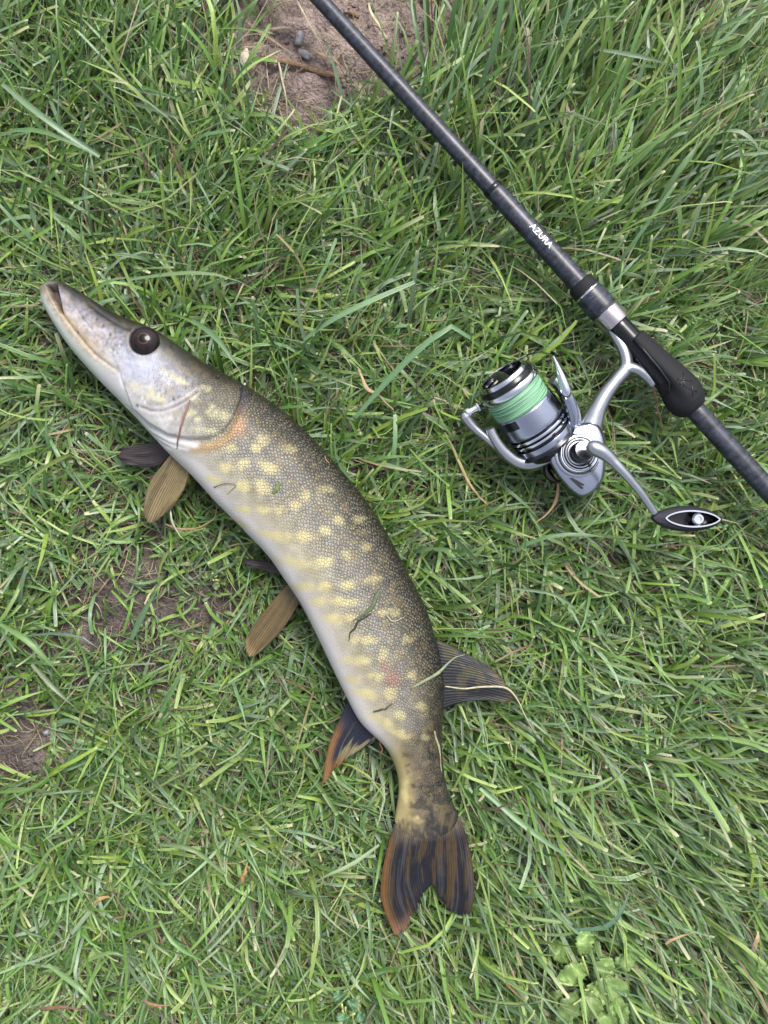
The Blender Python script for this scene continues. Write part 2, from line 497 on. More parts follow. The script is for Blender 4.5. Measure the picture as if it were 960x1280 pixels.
M['leaf'] = mat('weed_leaf', rough=0.45, spec=0.4, attr=True, build=bump_noise(420, 0.5, 0.0006, colvar=0.2))

# ------------------------------------------------------------------ ground sheet
SOIL = [  # px, py, rx, ry, bareness
    (425, 20, 165, 88, 1.0), (385, 95, 95, 60, 0.95), (365, 150, 45, 45, 0.5), (262, 20, 55, 40, 0.5), (440, 90, 60, 40, 0.7),
    (165, 765, 80, 36, 0.62), (90, 800, 60, 34, 0.62), (185, 700, 40, 26, 0.7), (22, 935, 48, 42, 0.95), (30, 870, 36, 26, 0.6),
    (885, 5, 75, 22, 0.9), (880, 55, 40, 25, 0.55), (255, 735, 55, 40, 0.6), (110, 545, 30, 22, 0.6), (715, 720, 0.1, 0.1, 0)]
def bare(px, py):
    w = np.zeros(np.shape(px))
    wob = (fbm(px / 30.0, py / 30.0, 5, 5) - 0.5) * 1.5
    for x, y, rx, ry, k in SOIL:
        d = np.hypot((px - x) / rx, (py - y) / ry) + wob
        w = np.maximum(w, k * (1 - sstep(0.72, 1.12, d)))
    return w

def ground_z(x, y):
    px, py = x / S + 480, 640 - y / S
    near = 1 - sstep(0.7, 1.2, np.hypot(x, y))
    z = (fbm(x * 9, y * 9, 3) - 0.5) * 0.012 + (fbm(x * 60, y * 60, 11, 3) - 0.5) * 0.005
    clod = np.maximum(0, fbm(x * 110, y * 110, 31, 3) - 0.45) * 0.018
    z = z + clod * bare(px, py) - 0.003
    return z * near + (fbm(x * 0.6, y * 0.6, 8, 3) - 0.5) * 0.5 * sstep(1.5, 8, np.hypot(x, y))

def axis_coords(half, step):
    core = np.arange(-half, half + step / 2, step)
    out, d, v = [], step, half
    while v < 220:
        d *= 1.35; v += d; out.append(v)
    return np.concatenate([-np.array(out[::-1]), core, np.array(out)])

gx, gy = axis_coords(0.40, 0.0036), axis_coords(0.48, 0.0036)
GX, GY = np.meshgrid(gx, gy)
GV = np.stack([GX, GY, ground_z(GX, GY)], -1).reshape(-1, 3)
nx, ny = len(gx), len(gy)
ii = (np.arange(ny - 1)[:, None] * nx + np.arange(nx - 1)[None]).ravel()
GF = np.stack([ii, ii + 1, ii + nx + 1, ii + nx], 1)
gcol = np.repeat(sstep(1.2, 3.5, np.hypot(GV[:, 0], GV[:, 1]))[:, None], 3, 1)
g = mesh_obj('ground', GV, GF, M['soil'], col=gcol)
def dryness(x, y):
    px, py = x / S + 480, 640 - y / S
    return (1 - sstep(0.6, 1.3, np.hypot((px - 425) / 190, (py - 20) / 130) + (fbm(px / 40, py / 40, 141) - .5) * .6)) * 0.9
def set_dry(o, x, y):
    a_ = o.data.attributes.new('Dry', 'FLOAT', 'POINT'); a_.data.foreach_set('value', dryness(x, y).astype(np.float32))
set_dry(g, GV[:, 0], GV[:, 1])
tag(g, 'bare brown soil under the grass', 'ground', kind='structure')

SOLIDS = []            # objects that the grass must not pierce
# ------------------------------------------------------------------ the pike
ST = [  # belly px, dorsal px, half thickness mm, centre height mm
    ((50, 362), (69, 350), 5, 32), ((55, 381), (86, 357), 9, 32), ((70, 408), (107, 369), 11.5, 32), ((90, 437), (130, 384), 13.5, 32.5),
    ((110, 460), (151, 395), 15.5, 33), ((130, 481), (172, 403), 17.5, 33.5), ((150, 501), (196, 414), 19.5, 34.5), ((172, 524), (224, 432), 21.5, 35.5),
    ((192, 546), (254, 452), 23, 36.5), ((215, 570), (285, 470), 24.2, 37.5), ((240, 594), (317, 488), 25.2, 38.2), ((272, 629), (352, 512), 26, 38.8),
    ((305, 662), (389, 546), 26.5, 39), ((335, 694), (425, 586), 27, 39), ((357, 725), (458, 626), 27, 39), ((378, 757), (487, 672), 26.6, 38.5),
    ((398, 797), (511, 718), 25.6, 37.8), ((415, 833), (531, 757), 24, 36.5), ((430, 864), (545, 800), 21.8, 34.8), ((450, 901), (554, 845), 19, 32.6),
    ((477, 928), (554, 890), 15.8, 30), ((489, 946), (552, 922), 13, 28.4), ((497, 970), (554, 956), 10.8, 27.6), ((498, 992), (559, 985), 9, 27.2),
    ((495, 1013), (567, 1006), 7.2, 27), ((494, 1028), (573, 1020), 5.2, 27), ((503, 1041), (566, 1036), 3.0, 27), ((520, 1048), (552, 1046), 1.5, 27)]
NSTA, NTH = 820, 190
raw = np.array([(b[0], b[1], d[0], d[1], t, z) for b, d, t, z in ST], float)
sp = crom(raw * np.array([1, 1, 1, 1, 4, 4]), NSTA) / np.array([1, 1, 1, 1, 4, 4])
# station number along the samples
mid_raw = (raw[:, :2] + raw[:, 2:4]) / 2
mid = (sp[:, :2] + sp[:, 2:4]) / 2
stn = np.zeros(NSTA)
j0 = 0
cum = np.concatenate([[0], np.cumsum(np.linalg.norm(np.diff(mid, axis=0), axis=1))])
idx = [int(np.argmin(np.hypot(*(mid - m).T))) for m in mid_raw]
idx[0], idx[-1] = 0, NSTA - 1
stn = np.interp(cum, cum[idx], np.arange(len(raw)))
zc = sp[:, 5] * 1e-3
th = sp[:, 4] * 1e-3
B = pixa(np.column_stack([sp[:, :2], zc])); D = pixa(np.column_stack([sp[:, 2:4], zc]))
ang = np.linspace(0, 2 * np.pi, NTH, endpoint=False)
ex = 2 / 2.25
q = np.sign(np.cos(ang)) * np.abs(np.cos(ang)) ** ex
w = np.sign(np.sin(ang)) * np.abs(np.sin(ang)) ** ex
C = (B + D) / 2; HV = (D - B) / 2
FV = C[:, None, :] + HV[:, None, :] * q[None, :, None]
FV[:, :, 2] += th[:, None] * w[None, :]
fpx, fpy = topix(FV)
STN = np.repeat(stn[:, None], NTH, 1)
Q = np.repeat(((q + 1) / 2)[None], NSTA, 0)
TOP = np.repeat(sstep(0.02, 0.35, w)[None], NSTA, 0)

OPER = [(304, 478), (303, 492), (298, 508), (291, 524), (281, 538), (262, 548), (238, 549), (210, 543), (186, 529), (170, 514)]
OPER_P = OPER + [(150, 470), (190, 420), (260, 450)]
PREOP = [(246, 489), (240, 494), (230, 501), (218, 508), (204, 513), (190, 513), (178, 508)]
MOUTHGAP = [(57, 356), (71, 353), (75, 372), (79, 393), (73, 389), (63, 371)]
CREASE = [(75, 388), (84, 402), (95, 416), (108, 432), (120, 445), (134, 455), (144, 462)]
JAWFOLD = [(144, 456), (150, 468), (154, 482)]
SNOUTLINE = [(96, 388), (106, 402), (118, 417), (133, 433), (146, 441)]
NOSE = [(112, 380), (126, 391), (142, 402), (155, 409), (163, 413)]
BRAN = [[(158, 507), (185, 535), (215, 549), (245, 556)], [(162, 514), (186, 541), (212, 555), (235, 561)], [(166, 521), (190, 547), (212, 560)]]
MEMB = [(302, 512), (298, 530), (288, 545), (272, 556), (250, 561), (232, 560)]
d_op = poly_dist(fpx, fpy, OPER); in_op = in_poly(fpx, fpy, OPER_P)
sd = np.where(in_op, d_op, -d_op)
disp = 1.3 * sstep(-1.5, 3.5, sd) * sstep(60, 10, d_op) * in_op - 0.9 * np.exp(-(np.clip(sd + 3, -99, 99) / 3.2) ** 2) * (~in_op)
disp -= (0.25 + 0.65 * sstep(255, 285, fpx)) * np.exp(-((sd + 0.5) / 1.4) ** 2)
disp -= 0.7 * np.exp(-(poly_dist(fpx, fpy, PREOP) / 1.8) ** 2)
d_mg = poly_dist(fpx, fpy, MOUTHGAP + MOUTHGAP[:1]); in_mg = in_poly(fpx, fpy, MOUTHGAP)
gap = sstep(-1.0, 2.2, np.where(in_mg, d_mg, -d_mg))
disp -= 7.0 * gap
crease = np.exp(-(poly_dist(fpx, fpy, CREASE) / 2.2) ** 2)
disp -= 0.9 * crease
disp -= 0.5 * np.exp(-(poly_dist(fpx, fpy, JAWFOLD) / 2.6) ** 2)
disp -= 0.4 * np.exp(-(poly_dist(fpx, fpy, SNOUTLINE) / 1.6) ** 2)
nose = np.exp(-(poly_dist(fpx, fpy, NOSE) / 2.3) ** 2)
disp -= 0.6 * nose
for b_ in BRAN: disp -= 0.55 * np.exp(-(poly_dist(fpx, fpy, b_) / 1.2) ** 2)
disp += 0.7 * np.exp(-(poly_dist(fpx, fpy, MEMB) / 5) ** 2)
EYE = (180.0, 425.5)
re = np.hypot(fpx - EYE[0], fpy - EYE[1])
disp += 0.7 * np.exp(-((re - 21) / 4.0) ** 2) - 3.2 * (1 - sstep(13, 19, re))
disp += 0.5 * (fbm(fpx / 26, fpy / 26, 41, 3) - 0.5) * sstep(2, 6, STN)
PORES = [(96, 416), (103, 397), (151, 431), (137, 418), (215, 433), (272, 472), (231, 485), (216, 499), (173, 507), (301, 487), (128, 407), (120, 399)]
pore = np.zeros_like(disp)
for x, y in PORES: pore = np.maximum(pore, np.exp(-(np.hypot(fpx - x, fpy - y) / 1.9) ** 2))
disp -= 0.7 * pore
dS = np.gradient(FV, axis=0); dT = (np.roll(FV, -1, 1) - np.roll(FV, 1, 1)) / 2
NRM = np.cross(dT, dS); NRM /= np.linalg.norm(NRM, axis=2)[:, :, None] + 1e-12
cdir = FV - C[:, None, :]
if (NRM * cdir).sum() < 0: NRM = -NRM
FV = FV + NRM * (disp * TOP * 1e-3)[:, :, None]

def mixc_(a, b, t): return a * (1 - t[..., None]) + b * t[..., None]
# skin colours: skin pattern, with painted flank and cheek sheen and ridge highlight
def ramp(x, stops):
    xs = [s[0] for s in stops]
    cs = np.array([lin(*s[1]) for s in stops])
    return np.stack([np.interp(x, xs, cs[:, k]) for k in range(3)], -1)
wob = (fbm(fpx / 22, fpy / 22, 61) - 0.5)
Qw = np.clip(Q + 0.10 * wob, 0, 1)
body = ramp(Qw, [(0, (222, 216, 220)), (.10, (224, 218, 218)), (.18, (190, 184, 174)), (.30, (156, 152, 138)), (.5, (134, 131, 123)), (.68, (111, 107, 97)), (.79, (78, 72, 55)), (.88, (50, 45, 26)), (1, (26, 24, 12))])  # flank stops include a painted bluish-grey sheen
headc = ramp(Qw, [(0, (206, 208, 206)), (.2, (204, 201, 200)), (.4, (176, 174, 174)), (.6, (160, 159, 168)), (.74, (138, 136, 144)), (.84, (82, 76, 62)), (.92, (54, 48, 30)), (1, (40, 37, 22))])
snout = ramp(Qw, [(0, (178, 194, 172)), (.16, (196, 202, 198)), (.32, (172, 156, 136)), (.5, (172, 164, 164)), (.64, (168, 165, 178)), (.77, (128, 124, 132)), (.85, (56, 52, 48)), (1, (40, 38, 32))])
ped = ramp(Qw, [(0, (176, 160, 112)), (.18, (172, 156, 106)), (.34, (120, 108, 84)), (.6, (92, 84, 72)), (.85, (66, 58, 44)), (1, (44, 38, 24))])
wh = (sstep(10.5, 8.0, STN))[..., None]; wsn = sstep(5.6, 3.6, STN)[..., None]; wp = sstep(19.2, 21.2, STN)[..., None]
colr = body * (1 - wh) + headc * wh
colr = colr * (1 - wsn) + snout * wsn
colr = colr * (1 - wp) + ped * wp
# mottling
mott = fbm(fpx / 9, fpy / 9, 71, 4)
colr *= (1 + 1.0 * (mott - 0.5) * sstep(0.1, 0.35, Q))[..., None]
fine = fbm(fpx / 3.2, fpy / 3.2, 73, 3)
colr *= (1 + 1.0 * (fine - 0.5) * sstep(11, 8, STN) * sstep(0.12, 0.3, Q))[..., None]
speck = sstep(0.60, 0.72, fbm(fpx / 2.2, fpy / 2.2, 74, 2)) * sstep(10.5, 8, STN) * sstep(3.5, 5.5, STN) * sstep(0.3, 0.5, Q)
colr *= (1 - 0.5 * speck)[..., None]
veil = sstep(0.5, 0.68, fbm(fpx / 13, fpy / 9, 75, 3)) * sstep(10, 8, STN) * sstep(0.45, 0.6, Q)
colr *= (1 - 0.35 * veil)[..., None]
pm = sstep(0.50, 0.62, fbm(fpx / 11, fpy / 8, 77, 4)) * wp[..., 0] * sstep(0.15, 0.3, Q)
colr = colr * (1 - 0.62 * pm[..., None])
gold = sstep(0.56, 0.66, fbm(fpx / 7, fpy / 7, 81, 3)) * sstep(0.25, 0.4, Q) * sstep(0.98, 0.8, Q) * 0.28
colr = colr * (1 - gold[..., None]) + lin(170, 148, 92) * gold[..., None]
# lower flank yellow wash
yw = np.exp(-((Q - 0.27) / 0.12) ** 2) * sstep(9.5, 13, STN) * sstep(22, 19, STN) * 0.2
colr = colr * (1 - yw[..., None]) + lin(196, 180, 112) * yw[..., None]
SPOTS = [(330, 550, 8, 6, 20), (364, 562, 8, 5, 20), (335, 584, 13, 6, 35), (304, 607, 9, 7, 10), (282, 584, 9, 6, 20), (304, 579, 7, 6, 0), (330, 609, 13, 7, 30), (381, 619, 6, 8, 0),
  (369, 631, 8, 6, 10), (407, 612, 11, 5, 10), (349, 637, 8, 5, 0), (330, 637, 10, 5, 5), (304, 637, 10, 5, 10), (424, 651, 7, 5, 0), (448, 648, 8, 5, 0), (407, 663, 7, 6, 0), (381, 671, 13, 6, 5),
  (345, 670, 23, 6, 12), (433, 694, 6, 7, 0), (459, 684, 6, 5, 0), (367, 703, 25, 6, 12), (404, 703, 12, 7, -8), (434, 731, 9, 6, 5), (405, 734, 9, 6, 0), (378, 734, 15, 6, 0), (465, 724, 11, 5, -10),
  (416, 773, 15, 6, 5), (436, 772, 9, 5, 0), (479, 765, 7, 5, 0), (493, 765, 7, 5, 0), (510, 800, 5, 5, 0), (445, 825, 20, 6, -3), (479, 818, 7, 8, 0), (517, 844, 6, 6, 0), (527, 884, 8, 5, 0),
  (489, 866, 8, 8, 30), (455, 867, 17, 6, 16), (500, 894, 7, 6, 0), (474, 900, 22, 6, 28), (502, 917, 17, 5, 15), (533, 922, 6, 4, 0), (506, 988, 5, 15, 0), (520, 1024, 9, 4, 20), (508, 800, 5, 5, 0),
  (430, 752, 18, 5, 0), (395, 752, 12, 5, 0), (455, 800, 16, 5, 0), (470, 845, 10, 5, 10), (300, 655, 12, 5, 25), (320, 560, 6, 5, 0), (268, 600, 10, 6, 20), (290, 560, 8, 5, 0), (440, 850, 10, 5, 10)]
HSPOTS = [(169, 483, 9, 6, 20), (189, 491, 7, 8, 0), (205, 467, 7, 4, 30), (222, 474, 14, 4, 32), (202, 500, 7, 4, 0), (242, 497, 9, 5, 35), (267, 515, 7, 11, -30), (281, 520, 8, 6, 0), (238, 517, 6, 5, 0), (248, 524, 5, 4, 0), (260, 538, 18, 4, 8), (257, 486, 7, 4, 20), (176, 452, 8, 5, 0)]
warpx = fpx + (fbm(fpx / 6, fpy / 6, 91, 3) - 0.5) * 7; warpy = fpy + (fbm(fpx / 6, fpy / 6, 95, 3) - 0.5) * 7
def spot(lst, soft=0.75):
    m = np.zeros_like(fpx)
    for x, y, rx, ry, a in lst:
        a = math.radians(a); dx, dy = warpx - x, warpy - y
        u = dx * math.cos(a) + dy * math.sin(a); v = -dx * math.sin(a) + dy * math.cos(a)
        m = np.maximum(m, 1 - sstep(soft, 1.5, np.hypot(u / rx, v / ry)))
    return m
sm = (spot(SPOTS, 0.45) * (0.86 - 0.25 * sstep(0.45, 0.85, Q)) * (0.7 + 0.9 * (mott - 0.35)) * (0.75 + 0.6 * (fine - 0.3)))[..., None].clip(0, 1)
colr = colr * (1 - sm) + lin(222, 209, 146) * sm
opd = (np.exp(-(np.hypot((fpx - 266) / 34, (fpy - 510) / 27)) ** 4) * 0.72 * in_op * (0.6 + 0.8 * (fine - 0.2)))[..., None].clip(0, 0.9)
colr = colr * (1 - opd) + lin(102, 98, 80) * opd
hs = (spot(HSPOTS, 0.4) * 0.72 * (0.5 + fine))[..., None].clip(0, 1)
colr = colr * (1 - hs) + lin(206, 200, 156) * hs
blue = (np.exp(-(np.hypot((fpx - 176) / 34, (fpy - 458) / 24)) ** 2) * 0.55)[..., None]  # blue sheen painted into the cheek colour
colr = colr * (1 - blue) + lin(190, 198, 226) * blue
dark_op = (np.exp(-(np.hypot((fpx - 262) / 26, (fpy - 503) / 17)) ** 2) * 0.8 * sstep(0.3, 0.6, fbm(fpx / 4, fpy / 4, 97, 3)))[..., None]
colr = colr * (1 - dark_op) + lin(84, 78, 54) * dark_op
blood = (np.maximum(np.exp(-(np.hypot((warpx - 490) / 9, (warpy - 848) / 13)) ** 2), 0.7 * np.exp(-(np.hypot((warpx - 481) / 6, (warpy - 834) / 8)) ** 2)) * 0.62 * sstep(0.25, 0.6, fbm(fpx / 5, fpy / 5, 101, 3)))[..., None]
colr = colr * (1 - blood) + lin(172, 92, 66) * blood
mem = np.exp(-(poly_dist(fpx, fpy, MEMB) / 6.0) ** 2) * (~in_op) * sstep(222, 240, fpx)
mem = (mem * 0.72)[..., None]
colr = colr * (1 - mem) + lin(184, 146, 84) * mem
crn = (np.exp(-(poly_dist(fpx, fpy, [(303, 484), (304, 500), (302, 516)]) / 5.0) ** 2) * 0.75)[..., None]
colr = colr * (1 - crn) + lin(72, 66, 84) * crn
pk = (np.exp(-(np.hypot((fpx - 300) / 8, (fpy - 535) / 8)) ** 2) * 0.5)[..., None]
colr = colr * (1 - pk) + lin(214, 150, 120) * pk
po = poly_dist(fpx, fpy, PREOP)
ridge_hilite = (np.exp(-((po - 3.2) / 2.0) ** 2) * 0.5)[..., None]; colr = colr * (1 - ridge_hilite) + lin(214, 210, 214) * ridge_hilite  # pale highlight painted beside the gill-cover ridge
ridge_shade = (np.exp(-(po / 1.5) ** 2) * 0.6)[..., None]; colr = colr * (1 - ridge_shade) + lin(96, 84, 70) * ridge_shade  # shadow line of the ridge painted into the skin colour
brn = np.zeros_like(fpx)
for b_ in BRAN: brn = np.maximum(brn, np.exp(-(poly_dist(fpx, fpy, b_) / 4.0) ** 2))
brn = (brn * 0.8)[..., None]
colr = colr * (1 - brn) + lin(226, 225, 228) * brn
cr2 = (np.exp(-(poly_dist(fpx, fpy, CREASE) / 6) ** 2) * 0.4)[..., None]
colr = colr * (1 - cr2) + lin(176, 152, 112) * cr2
nz_ = (np.maximum(nose, 0.9 * pore) * 0.92)[..., None]
colr = colr * (1 - nz_) + lin(44, 40, 46) * nz_
tp = (np.exp(-(poly_dist(fpx, fpy, [(51, 362), (56, 352), (70, 351)]) / 7.0) ** 2) * 0.7)[..., None]
colr = colr * (1 - tp) + lin(86, 84, 62) * tp
gp = gap[..., None] * 0.95
colr = colr * (1 - gp) + lin(66, 44, 28) * gp
eyr = ((1 - sstep(17.5, 20.5, re)) * 0.9)[..., None]
colr = colr * (1 - eyr) + lin(40, 36, 38) * eyr
tend = (sstep(24.0, 26.2, STN + (fbm(fpx / 4, fpy / 9, 151, 3) - .5) * 2.6) * 0.85)[..., None]
colr = colr * (1 - tend) + mixc_(lin(44, 42, 46), lin(112, 98, 66), sstep(.5, .7, fbm(fpx / 3, fpy / 14, 157, 2))) * tend
colr = np.clip(colr * (0.63 - 0.22 * sstep(0.6, 0.92, Q))[..., None], 0.004, 0.85)
scl = sstep(8.5, 10.5, STN) * sstep(25.5, 22, STN) * (0.25 + 0.75 * sstep(0.22, 0.5, Q))
scl = np.maximum(scl, 0.7 * np.exp(-(np.hypot((fpx - 262) / 30, (fpy - 490) / 20)) ** 2))
scl = np.maximum(scl, 0.35 * np.exp(-(np.hypot((fpx - 215) / 34, (fpy - 470) / 26)) ** 2))

arc = np.concatenate([[0], np.cumsum(np.linalg.norm(np.diff(C, axis=0), axis=1))])
wid = np.linalg.norm(HV, axis=1)
per = np.concatenate([[0], np.cumsum(np.hypot(np.diff(np.append(q, q[0])) * 1.0, np.diff(np.append(w, w[0])) * 0.65))])[:-1]
UV = np.stack([np.repeat(arc[:, None] * 1e3, NTH, 1), per[None] * 38 * np.ones((NSTA, 1))], -1).reshape(-1, 2)
ia = (np.arange(NSTA - 1)[:, None] * NTH + np.arange(NTH)[None]).ravel()
ib = (np.arange(NSTA - 1)[:, None] * NTH + (np.arange(NTH)[None] + 1) % NTH).ravel()
FF = np.stack([ia, ib, ib + NTH, ia + NTH], 1)
fverts = FV.reshape(-1, 3); nfv = len(fverts)
fverts = np.vstack([fverts, FV[0].mean(0), FV[-1].mean(0)])
jj = np.arange(NTH); jn = (jj + 1) % NTH
cap0 = np.stack([np.full(NTH, nfv), jn, jj, jj], 1); cap1 = np.stack([np.full(NTH, nfv + 1), (NSTA - 1) * NTH + jj, (NSTA - 1) * NTH + jn, (NSTA - 1) * NTH + jn], 1)
fish = thing('pike', (*pix(430, 690, 0.012)[:2], 0.012), 'spotted olive and cream pike lying on its side in the grass', 'fish')
allf = [tuple(f) for f in cap0[:, :3]] + [tuple(f) for f in cap1[:, :3]]
fcol = np.vstack([colr.reshape(-1, 3), colr[0].mean(0), colr[-1].mean(0)])
fuv = np.vstack([UV, [[0, 0], [0, 0]]])
def two_sets(name, V, quads, tris, material, parent, colv, uvv):
    tri_all = np.vstack([quads[:, [0, 1, 2]], quads[:, [0, 2, 3]], np.array(tris)])
    return mesh_obj(name, V, tri_all, material, parent, col=colv, uv=uvv)
fb = two_sets('body', fverts, FF, allf, M['fish'], fish, fcol, fuv)
sa = fb.data.attributes.new('Scl', 'FLOAT', 'POINT')
sa.data.foreach_set('value', np.concatenate([scl.ravel(), [0, 0]]).astype(np.float32))
SOLIDS.append(fb)

# eye: dark globe with a bronze iris ring and a black pupil
def fish_top(px, py):
    k = np.argmin(np.hypot(*(np.stack(topix(FV[:, :NTH // 2]), 0) - np.array([px, py])[:, None, None])).ravel())
    return FV[:, :NTH // 2].reshape(-1, 3)[k]
et = fish_top(EYE[0] + 19, EYE[1] + 12)
ez = et[2] + 0.0012
ec = pix(EYE[0], EYE[1], ez)
er = 18.6 * mpp(ez)
def dome(c, r, h, n=32, rings=14, tilt=(0, 0, 1), sq=1.0):
    a, u, v = frame(tilt)
    V, rad = [], []
    for i in range(rings + 1):
        t = i / rings * math.pi / 2 * 1.25
        for j in range(n):
            p = 2 * math.pi * j / n
            V.append(c + (u * math.cos(p) + v * math.sin(p) * sq) * r * math.sin(t) + a * h * math.cos(t))
            rad.append(math.sin(min(t, math.pi / 2)) if t <= math.pi / 2 else 1.1)
    F = [(i * n + j, i * n + (j + 1) % n, (i + 1) * n + (j + 1) % n, (i + 1) * n + j) for i in range(rings) for j in range(n)]
    F = [tuple(reversed(f)) for f in F]
    return np.array(V), F, np.array(rad)
ev, ef, er_ = dome(ec + np.array([0, 0, -0.0020]), er, 0.0058, rings=22, n=48, tilt=(0.10, 0.14, 1))
ecol = np.zeros((len(ev), 3))
for i, r in enumerate(er_):
    if r < 0.30: c_ = lin(8, 8, 12)
    elif r < 0.36: c_ = lin(66, 50, 34)
    elif r < 0.72: c_ = lin(30, 23, 25)
    elif r < 0.9: c_ = lin(28, 24, 26)
    else: c_ = lin(30, 26, 26)
    ecol[i] = c_
eye = mesh_obj('eye', ev, ef, M['eye'], fish, col=ecol)
tag(eye, 'large dark bronze-rimmed eye')
def ring(c, r, rr, axis, seg=40, sec=10):
    return lathe([(rr * math.sin(2 * math.pi * k / sec), r + rr * math.cos(2 * math.pi * k / sec)) for k in range(sec)], c, axis, seg, close=True)[:2]

# fins: patches spanned between four edge lines, with raised rays
def fin(name, base, tip, left, right, colf, rays=26, nu=110, nv=60, thick=(0.0016, 0.0006), seed=0, sag=0.0, ray_amp=0.00014, ragged=2.0, label=None, dim=0.8):
    b_, t_ = crom(base, nu), crom(tip, nu)
    l_, r_ = crom(left, nv), crom(right, nv)
    u = np.linspace(0, 1, nu)[None, :, None]; v = np.linspace(0, 1, nv)[:, None, None]
    P = (1 - v) * b_[None] + v * t_[None] + (1 - u) * l_[:, None] + u * r_[:, None] \
        - ((1 - u) * (1 - v) * b_[0] + u * (1 - v) * b_[-1] + (1 - u) * v * t_[0] + u * v * t_[-1])
    U, Vv = np.broadcast_to(u[..., 0], (nv, nu)), np.broadcast_to(v[..., 0], (nv, nu))
    # ragged trailing edge
    dirv = P[-1] - P[-8]; dirv = dirv / (np.linalg.norm(dirv[:, :2], axis=1)[:, None] + 1e-9)
    rg = (vnoise(np.linspace(0, rays * 1.0, nu), np.zeros(nu), seed + 3) - 0.55) * ragged * 2 + (np.abs(np.sin(np.linspace(0, rays * np.pi, nu))) - .5) * ragged * 0.7
    P = P + (Vv ** 6)[..., None] * dirv[None] * rg[None, :, None] * np.array([1, 1, 0])
    W = pixa(P.reshape(-1, 3)).reshape(nv, nu, 3)
    ridge = (0.5 + 0.5 * np.cos(2 * np.pi * rays * U)) ** 1.5
    undul = (vnoise(U * 5, Vv * 2, seed) - 0.5) * 0.004 * Vv
    zt = thick[0] * (1 - Vv) + thick[1] * Vv
    edge = np.minimum(1, np.minimum(np.minimum(U, 1 - U) * 30, (1 - Vv) * 20))
    z0 = undul - sag * Vv ** 2
    Tp = W.copy(); Bt = W.copy()
    Tp[..., 2] += z0 + (zt / 2 + ray_amp * ridge) * edge
    Bt[..., 2] += z0 - (zt / 2 + ray_amp * ridge) * edge - 0.0001
    colv = colf(U, Vv, ridge)
    n = nu * nv
    V = np.vstack([Tp.reshape(-1, 3), Bt.reshape(-1, 3)])
    k = (np.arange(nv - 1)[:, None] * nu + np.arange(nu - 1)[None]).ravel()
    q1 = np.stack([k, k + 1, k + nu + 1, k + nu], 1); q2 = q1[:, ::-1] + n
    per_ = list(range(nu)) + [i * nu + nu - 1 for i in range(1, nv)] + [(nv - 1) * nu + i for i in range(nu - 2, -1, -1)] + [i * nu for i in range(nv - 2, 0, -1)]
    pr = np.array(per_); pn = np.roll(pr, -1)
    q3 = np.stack([pn, pr, pr + n, pn + n], 1)
    Fq = np.vstack([q1, q2, q3])
    # outward winding
    p = V[q1[len(q1) // 2]]
    if np.cross(p[1] - p[0], p[2] - p[0])[2] < 0: Fq = Fq[:, ::-1]
    cc = np.clip(colv.reshape(-1, 3) * dim, 0.003, 0.8)
    o = mesh_obj(name, V, Fq.copy(), M['fin'], fish, col=np.vstack([cc, cc]))
    if label: tag(o, label)
    SOLIDS.append(o)
    return o

def mixc(a, b, t): return a * (1 - t[..., None]) + b * t[..., None]
def fill(c, U): return np.broadcast_to(c, U.shape + (3,)).copy()
def caudal_c(U, V, R):
    c = fill(lin(28, 29, 40), U)
    st = sstep(0.5, 0.7, fbm(U * 17, V * 2.2 + U * 3, 201, 3)) * sstep(0.02, 0.25, V)
    c = mixc(c, lin(92, 74, 42), st * 0.7)
    c = mixc(c, lin(60, 52, 40), sstep(0.45, 0.7, fbm(U * 6, V * 5, 203, 4)) * 0.5)
    st2 = sstep(0.58, 0.7, fbm(U * 40, V * 1.5, 205, 2)); c = mixc(c, lin(92, 96, 104), st2 * 0.35)
    c = mixc(c, lin(128, 90, 52), np.clip(sstep(0.10, 0.02, U) * sstep(0.0, 0.2, V), 0, 1) * 0.9)
    c = mixc(c, lin(150, 112, 92), sstep(0.84, 1.0, V) * sstep(0.30, 0.1, U) * 0.7)
    c = mixc(c, lin(128, 116, 92), np.clip(sstep(0.22, 0.0, V) * (0.2 + 1.2 * fbm(U * 20, V * 6, 207, 3)), 0, 1) * 0.8)
    return c * (0.75 + 0.4 * R)[..., None]
zt_ = 0.0275
def zl(pts, z0, z1=None):
    z1 = z0 if z1 is None else z1
    n = len(pts); return [(x, y, z0 + (z1 - z0) * i / max(1, n - 1)) for i, (x, y) in enumerate(pts)]
fin('tail_fin', zl([(493, 1030), (504, 1038), (522, 1040), (545, 1038), (562, 1032), (575, 1020)], zt_),
    zl([(492, 1166), (501, 1168), (513, 1151), (522, 1134), (533, 1108), (541, 1110), (554, 1126), (570, 1143), (581, 1146), (589, 1140)], 0.0265),
    zl([(493, 1030), (483, 1066), (478, 1090), (477, 1124), (492, 1166)], zt_, 0.0265),
    zl([(575, 1020), (584, 1048), (591, 1082), (593, 1115), (589, 1140)], zt_, 0.0265),
    caudal_c, rays=38, nu=180, nv=90, seed=11, ragged=5.0, dim=0.5, label='forked dark tail fin with orange lower edge')
def dorsal_c(U, V, R):
    c = fill(lin(42, 45, 50), U)
    bl = sstep(0.48, 0.62, fbm(U * 5, V * 7, 211, 3)); c = mixc(c, lin(96, 90, 58), bl * 0.55)
    c = mixc(c, lin(28, 30, 44), sstep(0.55, 0.95, U) * 0.7)
    c = mixc(c, lin(98, 76, 44), sstep(0.8, 1, V) * 0.6)
    return c * (0.78 + 0.35 * R)[..., None]
